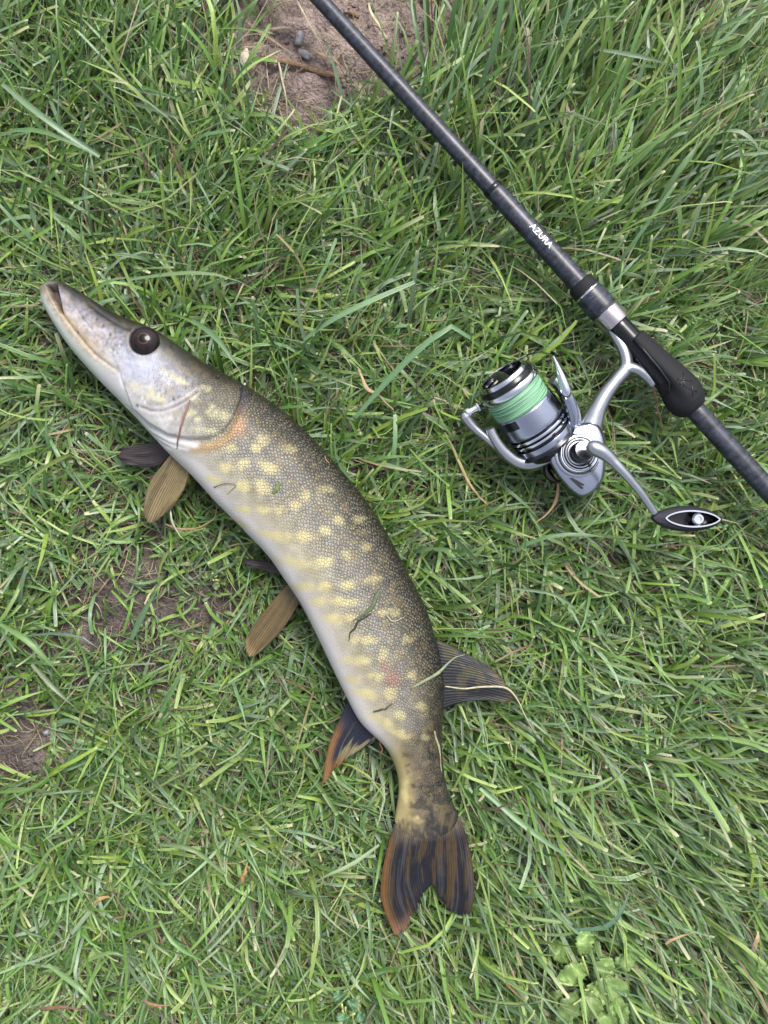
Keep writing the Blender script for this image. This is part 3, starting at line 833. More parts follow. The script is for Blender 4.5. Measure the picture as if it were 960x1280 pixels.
fin('dorsal_fin', zl([(545, 800), (550, 825), (552, 850), (552, 888)], 0.033),
    zl([(606, 830), (628, 848), (643, 870), (634, 878), (618, 876)], 0.030),
    zl([(545, 800), (562, 806), (580, 815), (606, 830)], 0.033, 0.030),
    zl([(552, 888), (570, 880), (590, 876), (618, 876)], 0.033, 0.030),
    dorsal_c, rays=22, seed=21, ragged=4.0, dim=0.45, label='dark blue-grey dorsal fin set far back')
def anal_c(U, V, R):
    c = fill(lin(44, 46, 62), U)
    st = sstep(0.5, 0.62, fbm(U * 9, V * 1.2, 221, 2)); c = mixc(c, lin(168, 158, 112), st * 0.6 * sstep(0.25, 0.5, U))
    c = mixc(c, lin(146, 106, 64), np.clip(sstep(0.30, 0.1, U) * sstep(0.15, 0.5, V) + sstep(0.7, 0.95, V) * sstep(0.8, 0.5, U), 0, 1) * 0.85)
    return c * (0.78 + 0.35 * R)[..., None]
fin('anal_fin', zl([(437, 872), (447, 890), (458, 906), (472, 922)], 0.030),
    zl([(402, 984), (409, 974), (420, 960), (434, 947), (448, 938)], 0.026),
    zl([(437, 872), (423, 902), (410, 936), (402, 984)], 0.030, 0.026),
    zl([(472, 922), (466, 928), (458, 933), (448, 938)], 0.030, 0.026),
    anal_c, rays=14, seed=31, ragged=4.0, dim=0.55, label='dark anal fin with orange front edge')
def pect_c(U, V, R):
    c = fill(lin(132, 118, 86), U)
    c = mixc(c, lin(86, 74, 56), sstep(0.45, 0.65, fbm(U * 12, V * 2, 231, 2)) * 0.6)
    c = mixc(c, lin(170, 128, 100), sstep(0.22, 0.0, V) * 0.6)
    c = mixc(c, lin(150, 132, 84), sstep(0.8, 1, U) * 0.6)
    return c * (0.45 + 0.6 * R)[..., None]
fin('pectoral_fin', zl([(217, 563), (224, 561), (232, 564), (241, 574)], 0.040),
    zl([(180, 628), (181, 645), (189, 654), (202, 646), (214, 636)], 0.032),
    zl([(217, 563), (204, 580), (188, 602), (180, 628)], 0.040, 0.032),
    zl([(241, 574), (237, 592), (229, 614), (214, 636)], 0.040, 0.032),
    pect_c, rays=19, seed=41, ragged=1.0, label='olive-tan pectoral fin spread over the belly edge')
def dk_c(U, V, R):
    return fill(lin(58, 52, 54), U) * (0.55 + 0.6 * R)[..., None]
fin('pectoral_fin', zl([(200, 552), (206, 560), (213, 569)], 0.023),
    zl([(150, 560), (149, 570), (153, 579)], 0.022),
    zl([(200, 552), (184, 554), (168, 556), (150, 560)], 0.023, 0.022),
    zl([(213, 569), (200, 582), (180, 584), (153, 579)], 0.023, 0.022),
    dk_c, rays=12, seed=51, ragged=2, label='far pectoral fin, dark and half hidden under the body')
def pelv_c(U, V, R):
    c = fill(lin(112, 95, 64), U)
    c = mixc(c, lin(92, 82, 62), sstep(0.4, 0.62, fbm(U * 10, V * 2, 241, 2)) * 0.7)
    c = mixc(c, lin(176, 150, 108), sstep(0.85, 1, V) * 0.5)
    return c * (0.48 + 0.55 * R)[..., None]
fin('pelvic_fin', zl([(359, 730), (367, 738), (376, 750)], 0.031),
    zl([(306, 803), (308, 815), (315, 821), (326, 814), (334, 806)], 0.026),
    zl([(359, 730), (340, 752), (320, 778), (306, 803)], 0.031, 0.026),
    zl([(376, 750), (366, 768), (352, 788), (334, 806)], 0.031, 0.026),
    pelv_c, rays=15, seed=61, ragged=1.6, label='orange-tan pelvic fin')
fin('pelvic_fin', zl([(348, 708), (351, 713), (354, 720)], 0.024),
    zl([(306, 699), (305, 703), (307, 708)], 0.023),
    zl([(348, 708), (334, 702), (320, 699), (306, 699)], 0.024, 0.023),
    zl([(354, 720), (340, 716), (322, 711), (307, 708)], 0.024, 0.023),
    dk_c, rays=8, seed=71, ragged=1.5, label='far pelvic fin, dark sliver under the belly')

# ------------------------------------------------------------------ fishing rod
ZR = 0.040
R0 = pix(400, 0, ZR); R1 = pix(960, 612, ZR)
RA = (R1 - R0) / np.linalg.norm(R1 - R0)
KR = mpp(ZR)
def rp(t): return R0 + RA * t * KR              # t in photo pixels along the rod
rod = thing('fishing_rod', (*rp(560)[:2], 0.02), 'black carbon fishing rod with white lettering and rubber grip lying across grass', 'fishing rod')
def rlathe(name, prof, m, parent=rod, seg=40, sharp=35, mod=None, solid=True):
    V, F, uv = lathe([(t * KR, r * KR) for t, r in prof], R0, RA, seg, mod=mod)
    o = mesh_obj(name, V, F, m, parent, sharp=sharp, uv=uv)
    if solid: SOLIDS.append(o)
    return o
T0, T1 = -720, 1180
def dense(p, n=10):
    o = []
    for (a, b), (c, d) in zip(p[:-1], p[1:]):
        for k in range(n): o.append((a + (c - a) * k / n, b + (d - b) * k / n))
    return o + [p[-1]]
rlathe('blank', [(T0, 0), (T0, 6.6)] + dense([(T0 + 1, 6.8), (0, 9.6), (318, 11.4)], 30) + [(318, 0)], M['carbon'])
rlathe('ferrule', [(317, 0), (317, 11.6), (318.5, 12.6), (322, 12.8), (324, 12.2), (325, 0)], M['black_gloss'])
rlathe('blank_sleeve', [(324, 0), (324, 12.0)] + dense([(325, 12.3), (484, 13.6)], 24) + [(484, 0)], M['carbon'])
rlathe('collar', [(479, 0), (479, 14.5), (481, 16.4), (484, 17.4), (491, 17.9), (494.2, 17.9), (494.2, 0)], M['rubber'])
rlathe('trim_ring', [(494.2, 0), (494.2, 18.0), (494.8, 18.5), (496.4, 18.5), (497, 18.0), (497, 0)], M['chrome'])
rlathe('locking_nut', [(497, 0), (497, 17.9)] + dense([(498, 18.3), (510, 19.0), (524, 18.8)], 8) + [(527, 18.2), (527.4, 0)], M['carbon'])
rlathe('hood', [(527.4, 0), (527.4, 18.6), (528.2, 19.2), (546, 18.8), (549, 18.2), (549.5, 17.6), (549.5, 0)], M['hood'])
rlathe('reel_seat', [(549.5, 0), (549.5, 14.2)] + dense([(550, 14.4), (574, 15.0), (640, 17), (655, 14)], 4) + [(656, 0)], M['black_gloss'])
# rubber grip: full on the side away from the reel, cut to a trough towards it
LATR = np.array([-RA[1], RA[0], 0])        # up-right of the rod
if LATR[0] < 0: LATR = -LATR
fa, fu, fv = frame(RA)
def gmod(s, t, r):
    d = fu * math.cos(t) + fv * math.sin(t)
    side = d @ LATR                      # +1 away from the reel
    tt = s / KR
    cut = sstep(-0.05, -0.62, side) * sstep(690, 632, tt) * sstep(572, 577, tt)
    r2 = r * (1 - 0.05 * max(0, -d[2]))
    return float(r2 * (1 - 0.36 * cut) if cut > 0 else r2)
gp_ = [(575.5, 0), (575.5, 15.5), (577, 18.0)] + dense([(579, 18.8), (600, 20.4), (625, 23.0), (645, 25.6), (660, 27.0), (672, 26.8), (682, 24.0), (688, 20.5), (692, 17.0)], 5) + [(694, 14.0), (694, 0)]
rlathe('grip', gp_, M['rubber'], seg=72, sharp=60, mod=gmod)
rlathe('butt_blank', [(693, 0), (693, 12.4)] + dense([(694, 12.6), (T1, 13.2)], 40) + [(T1, 0)], M['carbon'])
rlathe('butt_cap', [(T1, 0), (T1, 15), (T1 + 3, 16.4), (T1 + 40, 17), (T1 + 46, 15), (T1 + 48, 0)], M['rubber'], solid=False)
# trough lip on the grip side towards the reel
def seat_pt(t, lat, up): return rp(t) + LATR * lat * KR + np.array([0, 0, 1.0]) * up * KR
V, F = tube([seat_pt(t, l, u_) for t, l, u_ in [(577, -3, 19.5), (600, -4, 20.8), (625, -5.5, 22), (645, -8, 22), (652, -13, 20), (654, -17, 15)]], [1.3 * KR] * 6, seg=8)
mesh_obj('seat_rim', V, F, M['black_gloss'], rod)
# lettering wrapped on the sleeve
fc = bpy.data.curves.new('lettering_curve', 'FONT'); fc.body = 'AZURA'; fc.size = 1.0; fc.offset = 0.004; fc.resolution_u = 3
fo = bpy.data.objects.new('lettering_curve', fc); COL.objects.link(fo)
dg = bpy.context.evaluated_depsgraph_get()
tm = fo.evaluated_get(dg).to_mesh()
import bmesh
bm_ = bmesh.new(); bm_.from_mesh(tm); bmesh.ops.triangulate(bm_, faces=bm_.faces[:])
bmesh.ops.subdivide_edges(bm_, edges=bm_.edges[:], cuts=3, use_grid_fill=True)
bm_.verts.ensure_lookup_table(); bm_.verts.index_update()
tv = np.array([v.co[:] for v in bm_.verts]); tf = [tuple(v.index for v in f.verts) for f in bm_.faces]; bm_.free()
fo.evaluated_get(dg).to_mesh_clear(); bpy.data.objects.remove(fo); bpy.data.curves.remove(fc)
tw = tv[:, 0].max() - tv[:, 0].min(); thh = tv[:, 1].max() - tv[:, 1].min()
lx = (tv[:, 0] - tv[:, 0].min()) / tw * 37 + 387
ly = (tv[:, 1] - tv[:, 1].min()) / thh * 8.4 - 3.0
rs = np.interp(lx, [325, 484], [12.3, 13.6]) + 0.30
ph = ly / rs
tv3 = np.array([rp(a) + (LATR * math.sin(p) + np.array([0, 0, 1]) * math.cos(p)) * r * KR for a, p, r in zip(lx, ph, rs)])
mesh_obj('lettering', tv3, tf, M['print'], rod, smooth=False)
# small embossed mark on the grip end
strokes = [[(648, -3), (662, 9)], [(648, 9), (660, -4)], [(655, -6), (655, 2)], [(662, -2), (676, 4)], [(664, 6), (676, -3)]]
sv = []
for st_ in strokes:
    pts = crom([(*p,) for p in st_], 7)
    path = []
    for a, l in pts:
        r = np.interp(a, [645, 660, 672, 682], [25.6, 27.0, 26.8, 24]) + 0.05
        p = (l + 4) / r
        path.append(rp(a) + (LATR * math.sin(p) + np.array([0, 0, 1]) * math.cos(p)) * r * KR)
    sv.append(tube(path, [0.75 * KR] * 7, seg=6))
V, F = merge(sv)
mesh_obj('embossed_mark', V, F, M['black_gloss'], rod)

# ------------------------------------------------------------------ spinning reel
reel = thing('fishing_reel', (*pix(700, 555, 0.02)[:2], 0.02), 'silver spinning reel wound with pale green line clamped under the rod', 'fishing reel')
def part(name, VF, m, parent, sharp=35, solid=True, uv=None, smooth=True):
    o = mesh_obj(name, VF[0], VF[1], m, parent, sharp=sharp, uv=uv, smooth=smooth)
    if solid: SOLIDS.append(o)
    return o
ZF = 0.054
A = np.array([-0.61 * 0.952, 0.79 * 0.952, 0.305]); A /= np.linalg.norm(A)      # spool axis, towards its front
LAT = np.array([0.79, 0.61, 0.0]); LAT -= A * (A @ LAT); LAT /= np.linalg.norm(LAT)
NUP = np.cross(LAT, A); NUP = NUP if NUP[2] > 0 else -NUP
FC = pix(633, 478, ZF)
KS = mpp(ZF)
def rl(s, l=0.0, n=0.0): return FC + (-A * s + LAT * l + NUP * n) * KS
def slathe(name, prof, m, parent, seg=64, sharp=35, solid=True):
    V, F, uv = lathe([(-s * KS, r * KS) for s, r in prof], FC, A, seg)
    F = [tuple(reversed(f)) for f in F]
    return part(name, (V, F), m, parent, sharp, solid, uv=uv)
spool = slathe('spool', [(36, 0), (36, 38.6), (37, 39.4), (38.2, 39.6), (60, 40.8), (64, 41.2), (65.2, 40.6), (65.6, 38), (65.6, 0)], M['silver'], reel)
slathe('spool_lip', [(9.2, 0), (9.2, 38.5), (8.4, 40.6), (6.4, 41.4), (3.2, 41.2), (0.6, 39.8), (-0.8, 37.0), (-0.6, 35), (2, 34)], M['chrome'], spool)
slathe('lip_ring', [(2, 37.4), (-0.8, 37.6), (-3.2, 37.0), (-6.5, 35.2), (-7.0, 33), (-4, 31)], M['black_gloss'], spool)
V, F, uv = lathe([(-s * KS, r * KS) for s, r in [(9.2, 36.8)] + [(9.2 + 26.8 * k / 40, 37.6 + 0.35 * math.sin(k * 1.9) + 0.25 * math.sin(k * 0.73) - 0.5 * abs(k - 20) / 20) for k in range(41)] + [(36, 36.4)]], FC, A, 72)
part('line', (V, [tuple(reversed(f)) for f in F]), M['line'], spool, sharp=None, uv=uv)
slathe('drag_recess', [(-6.5, 33.4), (-4, 31), (1, 29.5), (2, 26), (2, 0)], M['black_gloss'], spool)
# drag knob: bright rim ring, a cross bar, dark openings either side
slathe('drag_rim', [(-6.0, 33.6), (-9.6, 33.2), (-11.8, 31.8), (-12.4, 30.0), (-11.4, 28.4), (-8, 28.0), (-4, 29)], M['chrome'], spool, seg=64)
V, F = tube([rl(-7.5 - 5.0 * math.sin(math.pi * k / 16), -3 + 0.0 * k, -29 + 58 * k / 16) for k in range(17)], [6.6 * KS] * 17, [4.4 * KS] * 17, seg=14, up=tuple(A))
part('drag_bar', (V, F), M['gunmetal'], spool)
# dark windows cut in the skirt, one by one
def skirt_patch(name, a0, a1, s0, s1, m, r0=39.6, rise=0.35, parent=spool):
    n = 12; V = []
    for s in (s0, s1):
        for k in range(n + 1):
            t = math.radians(a0 + (a1 - a0) * k / n)
            rr = np.interp(s, [38, 64], [39.6, 41.2]) + rise
            V.append(rl(s, rr * math.cos(t), rr * math.sin(t)))
    for s in (s0, s1):
        for k in range(n + 1):
            t = math.radians(a0 + (a1 - a0) * k / n)
            V.append(rl(s, (r0 - 1.5) * math.cos(t), (r0 - 1.5) * math.sin(t)))
    m1 = n + 1; F = []
    for k in range(n):
        F.append((k, k + 1, m1 + k + 1, m1 + k)); F.append((2 * m1 + k, 3 * m1 + k, 3 * m1 + k + 1, 2 * m1 + k + 1))
        F.append((k, 2 * m1 + k, 2 * m1 + k + 1, k + 1)); F.append((m1 + k, m1 + k + 1, 3 * m1 + k + 1, 3 * m1 + k))
    F += [(0, m1, 3 * m1, 2 * m1), (n, 2 * m1 + n, 3 * m1 + n, m1 + n)]
    return part(name, (np.array(V), F), m, parent, solid=False)
skirt_patch('skirt_window', 128, 160, 37.0, 48.5, M['black_gloss'])
skirt_patch('skirt_window', 20, 46, 42.0, 62, M['black_gloss'])
skirt_patch('skirt_window', 0, 14, 40.0, 58, M['black_gloss'])
# rotor
rotor = slathe('rotor', [(65.6, 20), (66, 36.6), (69.2, 36.8), (69.4, 39.4), (70.4, 40.2), (72.4, 40.2), (73.2, 39.4), (73.4, 36.4), (76.0, 36.4), (76.2, 39.0), (77.2, 39.8), (79, 39.6), (80, 38.4), (80.2, 36.8), (84, 36.6), (84.4, 38.6), (100, 36.5), (106, 33.5), (110, 28), (113, 20), (114, 0)], M['black_gloss'], reel)
slathe('rotor_ring', [(69.4, 38), (69.3, 39.6), (70.4, 40.6), (72.4, 40.6), (73.3, 39.6), (73.2, 38)], M['chrome'], rotor, solid=False)
slathe('rotor_ring', [(76.3, 38), (76.2, 39.2), (77.2, 40.2), (79, 40), (80, 38.8), (79.9, 37)], M['chrome'], rotor, solid=False)
slathe('rotor_plate', [(92.5, 30), (93, 42.5), (95, 43.5), (98, 41), (101, 34)], M['black_gloss'], rotor, solid=False)
slathe('rotor_drum', [(84.2, 36), (84.3, 38.9), (85, 39.2), (99, 37.4), (100.5, 36)], M['silver'], rotor, solid=False)
# yoke: strip of thick silver running round the back of the rotor to both sides
yp = crom([(34, 50), (44, 52.5), (60, 53.5), (76, 51.5), (90, 46.5), (101, 37), (107, 24), (110, 10), (110.5, 0), (110, -10), (107, -24), (101, -37), (90, -46.5), (76, -51.5), (60, -53.5), (44, -52.5), (34, -50)], 90)
tt_ = np.linspace(-1, 1, 90)
V, F = [], []
for i, (s, l) in enumerate(yp):
    d = yp[min(i + 1, 89)] - yp[max(i - 1, 0)]; d /= np.linalg.norm(d)
    o2 = np.array([d[1], -d[0]])
    if o2 @ np.array([s - 55, l]) < 0: o2 = -o2
    hh = 17 - 8 * abs(tt_[i]) ** 2.0            # half width along the up direction
    tk = 6.2 + 3.4 * (1 - abs(tt_[i]))
    sec = []
    for k in range(20):
        p = 2 * math.pi * k / 20
        cx = np.sign(math.cos(p)) * abs(math.cos(p)) ** 0.6 * tk; cy = np.sign(math.sin(p)) * abs(math.sin(p)) ** 0.6 * hh
        V.append(rl(s + o2[0] * cx, l + o2[1] * cx, cy - 1.0 + 0.0 * cx))
for i in range(89):
    for k in range(20):
        k2 = (k + 1) % 20
        F.append((i * 20 + k, i * 20 + k2, (i + 1) * 20 + k2, (i + 1) * 20 + k))
F += [tuple(range(20)), tuple(reversed(range(89 * 20, 90 * 20)))]
part('rotor_yoke', (np.array(V), F), M['silver_satin'], rotor, sharp=50)
# bail: chrome cone on one arm, roller on the other, wire between them round the front
V, F = tube(crom([pix(709, 497, .060), pix(707, 488, .062), pix(702, 472, .063), pix(697, 458, .0625), pix(692, 446, .061)], 22), np.interp(np.linspace(0, 1, 22), [0, .12, .35, .7, 1], [4, 7.4, 6.4, 3.6, 1.2]) * KS, seg=20)
part('bail_cone', (V, F), M['chrome'], rotor)
V, F = tube(crom([pix(700, 480, .056), pix(708, 494, .056), pix(716, 516, .052), pix(716, 538, .048)], 20), np.interp(np.linspace(0, 1, 20), [0, .3, .7, 1], [5, 8.5, 8, 5]) * KS, np.interp(np.linspace(0, 1, 20), [0, .3, 1], [5, 7, 5]) * KS, seg=16)
part('bail_arm', (V, F), M['silver'], rotor)
V, F = tube(crom([pix(622, 558, .046), pix(606, 546, .047), pix(592, 534, .048), pix(583, 523, .049), pix(579, 516, .050)], 24), np.interp(np.linspace(0, 1, 24), [0, .4, .75, .92, 1], [6, 5.2, 6.6, 7.4, 3.5]) * KS, np.interp(np.linspace(0, 1, 24), [0, .6, .92, 1], [5, 6, 7.5, 3.5]) * KS, seg=18)
part('bail_arm', (V, F), M['silver_satin'], rotor)
ra_ = pix(603, 506, .049) - pix(581, 518, .049)
V, F, _ = lathe([(s * KS, r * KS) for s, r in [(2, 0), (2, 6.5), (5, 7.2), (6.5, 6.8), (7, 5.2), (12, 4.6), (17, 5.2), (17.5, 7.0), (19.5, 7.2), (21, 5), (21, 0)]], pix(581, 518, .049), ra_, 28)
part('line_roller', (V, F), M['chrome'], rotor)
V, F = tube(crom([pix(600, 507, .046), pix(606, 494, .034), pix(622, 472, .024), pix(648, 449, .022), pix(674, 440, .036), pix(692, 446, .058)], 50), 1.5 * KS, seg=10)
part('bail_wire', (V, F), M['chrome'], rotor)
# gear housing
bo = np.array([(739, 527), (750, 533), (757, 552), (757, 580), (754, 600), (746, 612), (731, 621), (719, 618), (706, 606), (694, 591), (686, 573), (694, 553), (706, 540), (722, 530)], float)
ZB = 0.053
V, F = stack_prism(bo, [(0.017, 9), (0.019, 4), (0.024, 0.6), (0.034, 0), (ZB - 0.005, 0.3), (ZB - 0.0015, 1.2), (ZB, 3.2), (ZB + 0.0005, 5)])
house = part('gear_housing', (V, F), M['silver'], reel, sharp=40)
V, F = stack_prism(np.array([(690, 572), (688, 588), (700, 602), (690, 604), (680, 594), (680, 578)], float), [(0.018, 4), (0.022, 0), (0.036, 0), (0.040, 3)])
part('rear_guard', (V, F), M['black_gloss'], house)
HB = pix(723, 567, ZB); HT = pix(738.5, 558.5, ZB + 0.024)
HA = HT - HB; HL = np.linalg.norm(HA); HA = HA / HL
HA2 = np.array([0.06, 0.05, 1.0]); HA2 /= np.linalg.norm(HA2)
KB = mpp(ZB)
V, F, _ = lathe([(s * KB, r * KB) for s, r in [(-8, 31), (0.8, 30.2), (1.8, 28.4), (1.8, 27.0), (0.6, 26.6), (0.6, 26.0), (2.2, 25.4), (4.4, 23.2), (4.4, 0)]], HB, HA2, 64)
part('side_cover', (V, F), M['silver'], house)
V, F, _ = lathe([(s * KB, r * KB) for s, r in [(1.0, 27.4), (1.95, 27.4), (1.95, 26.3), (1.0, 26.3)]], HB, HA2, 64, close=True)
part('cover_seam', (V, F), M['black_gloss'], house, solid=False)
V, F, _ = lathe([(s * KB, r * KB) for s, r in [(4.2, 22.4), (6.4, 21.8), (6.8, 20.4), (5.4, 19.6), (5.4, 18.8), (7.6, 18.4), (8.0, 17.2), (6.0, 16.4), (6.0, 0)]], HB, HA2, 64)
part('cover_ring', (V, F), M['chrome'], house)
V, F, _ = lathe([(s * KB, r * KB) for s, r in [(5.6, 19.6), (5.9, 19.5), (5.9, 18.9), (5.6, 18.8)]], HB, HA2, 64, close=True)
part('cover_seam', (V, F), M['black_gloss'], house, solid=False)
V, F, _ = lathe([(s * KB, r * KB) for s, r in [(5.8, 16.8), (6.5, 16.7), (6.5, 15.2), (5.8, 15)]], HB, HA2, 64, close=True)
part('cover_seam', (V, F), M['black_gloss'], house, solid=False)
V, F, _ = lathe([(s * KB, r * KB) for s, r in [(0, 2.6), (1.2, 2.6), (1.6, 2), (1.6, 0)]], pix(736.5, 533, ZB - 0.0005), (0, 0, 1), 20)
part('screw', (V, F), M['chrome'], house, solid=False)
# small dark mark on the tail of the housing
def flat_mark(name, pts, z, m, parent, th_=0.0004):
    P = [pix(x, y, z) for x, y in pts]; n = len(P)
    V = [p for p in P] + [p + np.array([0, 0, th_]) for p in P]
    F = [tuple(range(n, 2 * n)), tuple(reversed(range(n)))] + [(i, (i + 1) % n, n + (i + 1) % n, n + i) for i in range(n)]
    return mesh_obj(name, np.array(V), F, m, parent, smooth=False)
flat_mark('mark', [(711, 597.5), (716, 597.5), (724, 602), (730.5, 606), (729, 607.5), (725, 606), (729.5, 610), (728, 611.5), (725, 610.5)], ZB + 0.0005, M['black_gloss'], house)
# foot and stem
ZS = 0.043
fpaths = []
stem = crom([pix(728, 552, .040), pix(738, 533, .042), pix(746, 513, ZS), pix(756, 494, ZS), pix(768, 478, ZS), pix(781, 463, .042)], 40)
fpaths.append(tube(stem, np.interp(np.linspace(0, 1, 40), [0, .2, .45, .8, 1], [15, 15, 10.5, 8.4, 9]) * KR, np.interp(np.linspace(0, 1, 40), [0, .3, 1], [13, 10, 8]) * KR, seg=20))
arm1 = crom([pix(776, 472, .042), pix(783, 457, .042), pix(781, 441, .042), pix(773, 425, .041), pix(763, 411, .040), pix(756, 403, .039)], 36)
fpaths.append(tube(arm1, np.interp(np.linspace(0, 1, 36), [0, .25, .6, 1], [6, 8, 7.6, 6]) * KR, 6.5 * KR, seg=18))
arm2 = crom([pix(776, 470, .042), pix(786, 460, .042), pix(799, 463, .041), pix(810, 472, .040), pix(817, 482, .039)], 30)
fpaths.append(tube(arm2, np.interp(np.linspace(0, 1, 30), [0, .3, .7, 1], [6, 7.0, 7.2, 6.0]) * KR, 6.5 * KR, seg=18))
V, F = merge(fpaths)
foot = part('foot', (V, F), M['silver_satin'], reel, sharp=None)
rm = foot.modifiers.new('weld', 'REMESH'); rm.mode = 'VOXEL'; rm.voxel_size = 0.0007; rm.use_smooth_shade = True
smm = foot.modifiers.new('soft', 'SMOOTH'); smm.factor = 0.5; smm.iterations = 8
# handle
hl = [(0, 13.6), (2, 14.0)] + [(HL / KB * 0.55 * k / 6, 13.4 - 0.9 * k / 6) for k in range(1, 7)]
V, F, _ = lathe([(s * KB, r * KB) for s, r in [(2, 14.2), (9, 13.8), (22, 12.6), (25, 11.4), (26, 0)]], HB, HA, 40)
handle = part('handle', (V, F), M['gunmetal'], reel)
arm = crom([pix(735, 556, .0775), pix(741, 559, .0785), pix(757, 568, .0785), pix(779, 590, .0775), pix(801, 616, .0745), pix(819, 642, .0700)], 60)
ta = np.linspace(0, 1, 60)
V, F = tube(arm, np.interp(ta, [0, .03, .08, .15, .3, .6, 1], [4.5, 8.0, 9.6, 9.0, 6.6, 5.0, 4.4]) * KB, np.interp(ta, [0, .03, .08, .15, .3, .6, 1], [4.5, 8.4, 9.6, 8.6, 5.8, 4.2, 3.6]) * KB, seg=24)
part('handle_arm', (V, F), M['silver_satin'], handle, sharp=None)
# knob: almond-shaped foam paddle with a chrome-rimmed slot
KC = np.array([859.0, 648.5]); ZK = 0.0685; ktilt = math.radians(1.5)
def almond(cx, a, b, n=64, p=1.25):
    o = []
    for k in range(n):
        t = 2 * math.pi * k / n
        x = math.cos(t) * a; yv = math.copysign((1 - (abs(x) / a) ** 2) ** 0.68 * b if abs(x) < a else 0, math.sin(t))
        o.append((KC[0] + cx + x * math.cos(ktilt) - yv * math.sin(ktilt), KC[1] + x * math.sin(ktilt) + yv * math.cos(ktilt)))
    return np.array(o)
def ringsolid(sections):
    """sections: list of (outline, z) closed round the section"""
    n = len(sections[0][0]); V = np.vstack([pixa(np.column_stack([o, np.full(n, z)])) for o, z in sections]); F = []
    m = len(sections)
    for i in range(m):
        i2 = (i + 1) % m
        for j in range(n):
            j2 = (j + 1) % n
            F.append((i * n + j, i * n + j2, i2 * n + j2, i2 * n + j))
    return V, F
o_out = lambda e: almond(-1, 45 - e, 16.2 - e)
o_in = lambda e: almond(7.5, 33 + e, 9.6 + e * 0.8)
V, F = ringsolid([(o_in(0), ZK - .004), (o_in(0.2), ZK + .0030), (o_in(1.5), ZK + .0042), (o_out(4), ZK + .0034), (o_out(1.2), ZK + .0016), (o_out(0), ZK - .001), (o_out(0), ZK - .005), (o_out(2), ZK - .008), (o_out(5), ZK - .009), (o_in(0.5), ZK - .009)])
part('knob', (V, F), M['eva'], handle, sharp=50)
V, F = ringsolid([(o_in(-1.8), ZK - .003), (o_in(-1.6), ZK + .0036), (o_in(-0.8), ZK + .0050), (o_in(1.6), ZK + .0050), (o_in(2.2), ZK + .0038), (o_in(0.4), ZK - .003)])
part('knob_rim', (V, F), M['chrome'], handle, sharp=50, solid=False)
V, F = stack_prism(o_in(-0.5)[::6], [(ZK - .0088, 0.5), (ZK - .0070, 0.5)])
part('knob_floor', (V, F), M['black_gloss'], handle, solid=False)
V, F, _ = lathe([(s * KB, r * KB) for s, r in [(0, 8.6), (10, 8.4), (17, 7.6), (19, 5.8), (19, 3.2), (17.2, 2.8), (17.2, 0)]], pix(867, 648.7, ZK - .0075), (0, 0, 1), 32)
part('knob_screw', (V, F), M['chrome'], handle, solid=False)

bpy.context.view_layer.update()
# ------------------------------------------------------------------ loose straws, blades, twigs and scraps, each a thing
def top_z(px, py, add=0.0008):
    return fish_top(px, py)[2] + add
def strand(name, pts, width, color, label, cat, group=None, flat=0.35, m='straw', tipc=None, n=28, taper=(0.6, 1, 0.25)):
    P = crom([pix(*p) for p in pts], n)
    t = np.linspace(0, 1, n)
    kn = 0.8 + 0.4 * vnoise(t * 6, np.zeros_like(t), int(pts[0][0]) + 5)
    wv = np.interp(t, [0, .35, 1], taper) * width * S / 2 * kn * (0.75 if width > 5.5 else 0.9)
    P = P + np.stack([vnoise(t * 5, t * 0, int(pts[0][1])) - .5, vnoise(t * 5, t * 0 + 9, int(pts[0][1])) - .5, t * 0], 1) * 0.0012
    V, F = tube(P, wv, wv * (0.16 if width > 5.5 else flat), seg=8)
    mute = lambda c: lin(*c) * 0.42 + 0.11 * lin(*c).mean() * np.array([1.05, 1.0, .86])
    c0 = mute(color); c1 = mute(tipc or color)
    tt = np.append(np.repeat(t, 8), [0, 1])
    jit = 1 + 0.25 * (vnoise(tt * 9, np.zeros_like(tt), int(pts[0][0])) - 0.5)
    cc = (c0 * (1 - tt[:, None]) + c1 * tt[:, None]) * jit[:, None]
    o = mesh_obj({'grass blade': 'plant_scrap', 'grass stem': 'plant_scrap', 'grass scrap': 'plant_scrap', 'dry blade': 'dry_straw', 'yellow blade': 'dry_straw'}.get(cat, cat.replace(' ', '_')), V, F, M[m], None, col=cc)
    tag(o, label, cat, group)
    return o
def onfish(pts, add=0.0008):
    return [(x, y, top_z(x, y, add)) for x, y in pts]
strand('straw', [(514, 861, top_z(514, 861, .0012)), (530, 852, top_z(530, 852, .0016)), (549, 841, .0470), (567, 824, .0410), (582, 818, .0372)], 4.5, (142, 160, 120), 'pale green blade lying across the base of the dorsal fin', 'plant scrap')
strand('straw', [(556, 859, .0382), (580, 861, .0365), (605, 858, .0355), (632, 859, .0350), (646, 872, .0340), (658, 896, .031), (668, 918, .028)], 2.8, (206, 196, 160), 'thin whitish straw lying along the dark dorsal fin', 'straw')
strand('straw', onfish([(473, 737), (467, 752), (460, 764)], .0010) + [(441, 777, top_z(441, 777, .0012))], 5.5, (96, 116, 76), 'short green blade stuck on the pike flank', 'plant scrap')
strand('straw', onfish([(464, 766), (450, 776), (441, 787), (435, 801)], .0008), 3.2, (58, 56, 40), 'dark thin stem stuck on the flank under the green blade', 'plant scrap')
strand('straw', onfish([(341, 618), (347, 609), (353, 601)], .0008), 6.0, (118, 146, 62), 'tiny bright green scrap on the pike back', 'plant scrap')
strand('straw', [(246, 625, .026), (258, 617, .037)] + onfish([(268, 609), (282, 604), (296, 605)], .0009) + [(290, 613, top_z(290, 613, .001)), (285, 619, top_z(285, 619, .0010))], 2.0, (92, 88, 78), 'dark hair-thin stem curling over the pale belly', 'plant scrap')
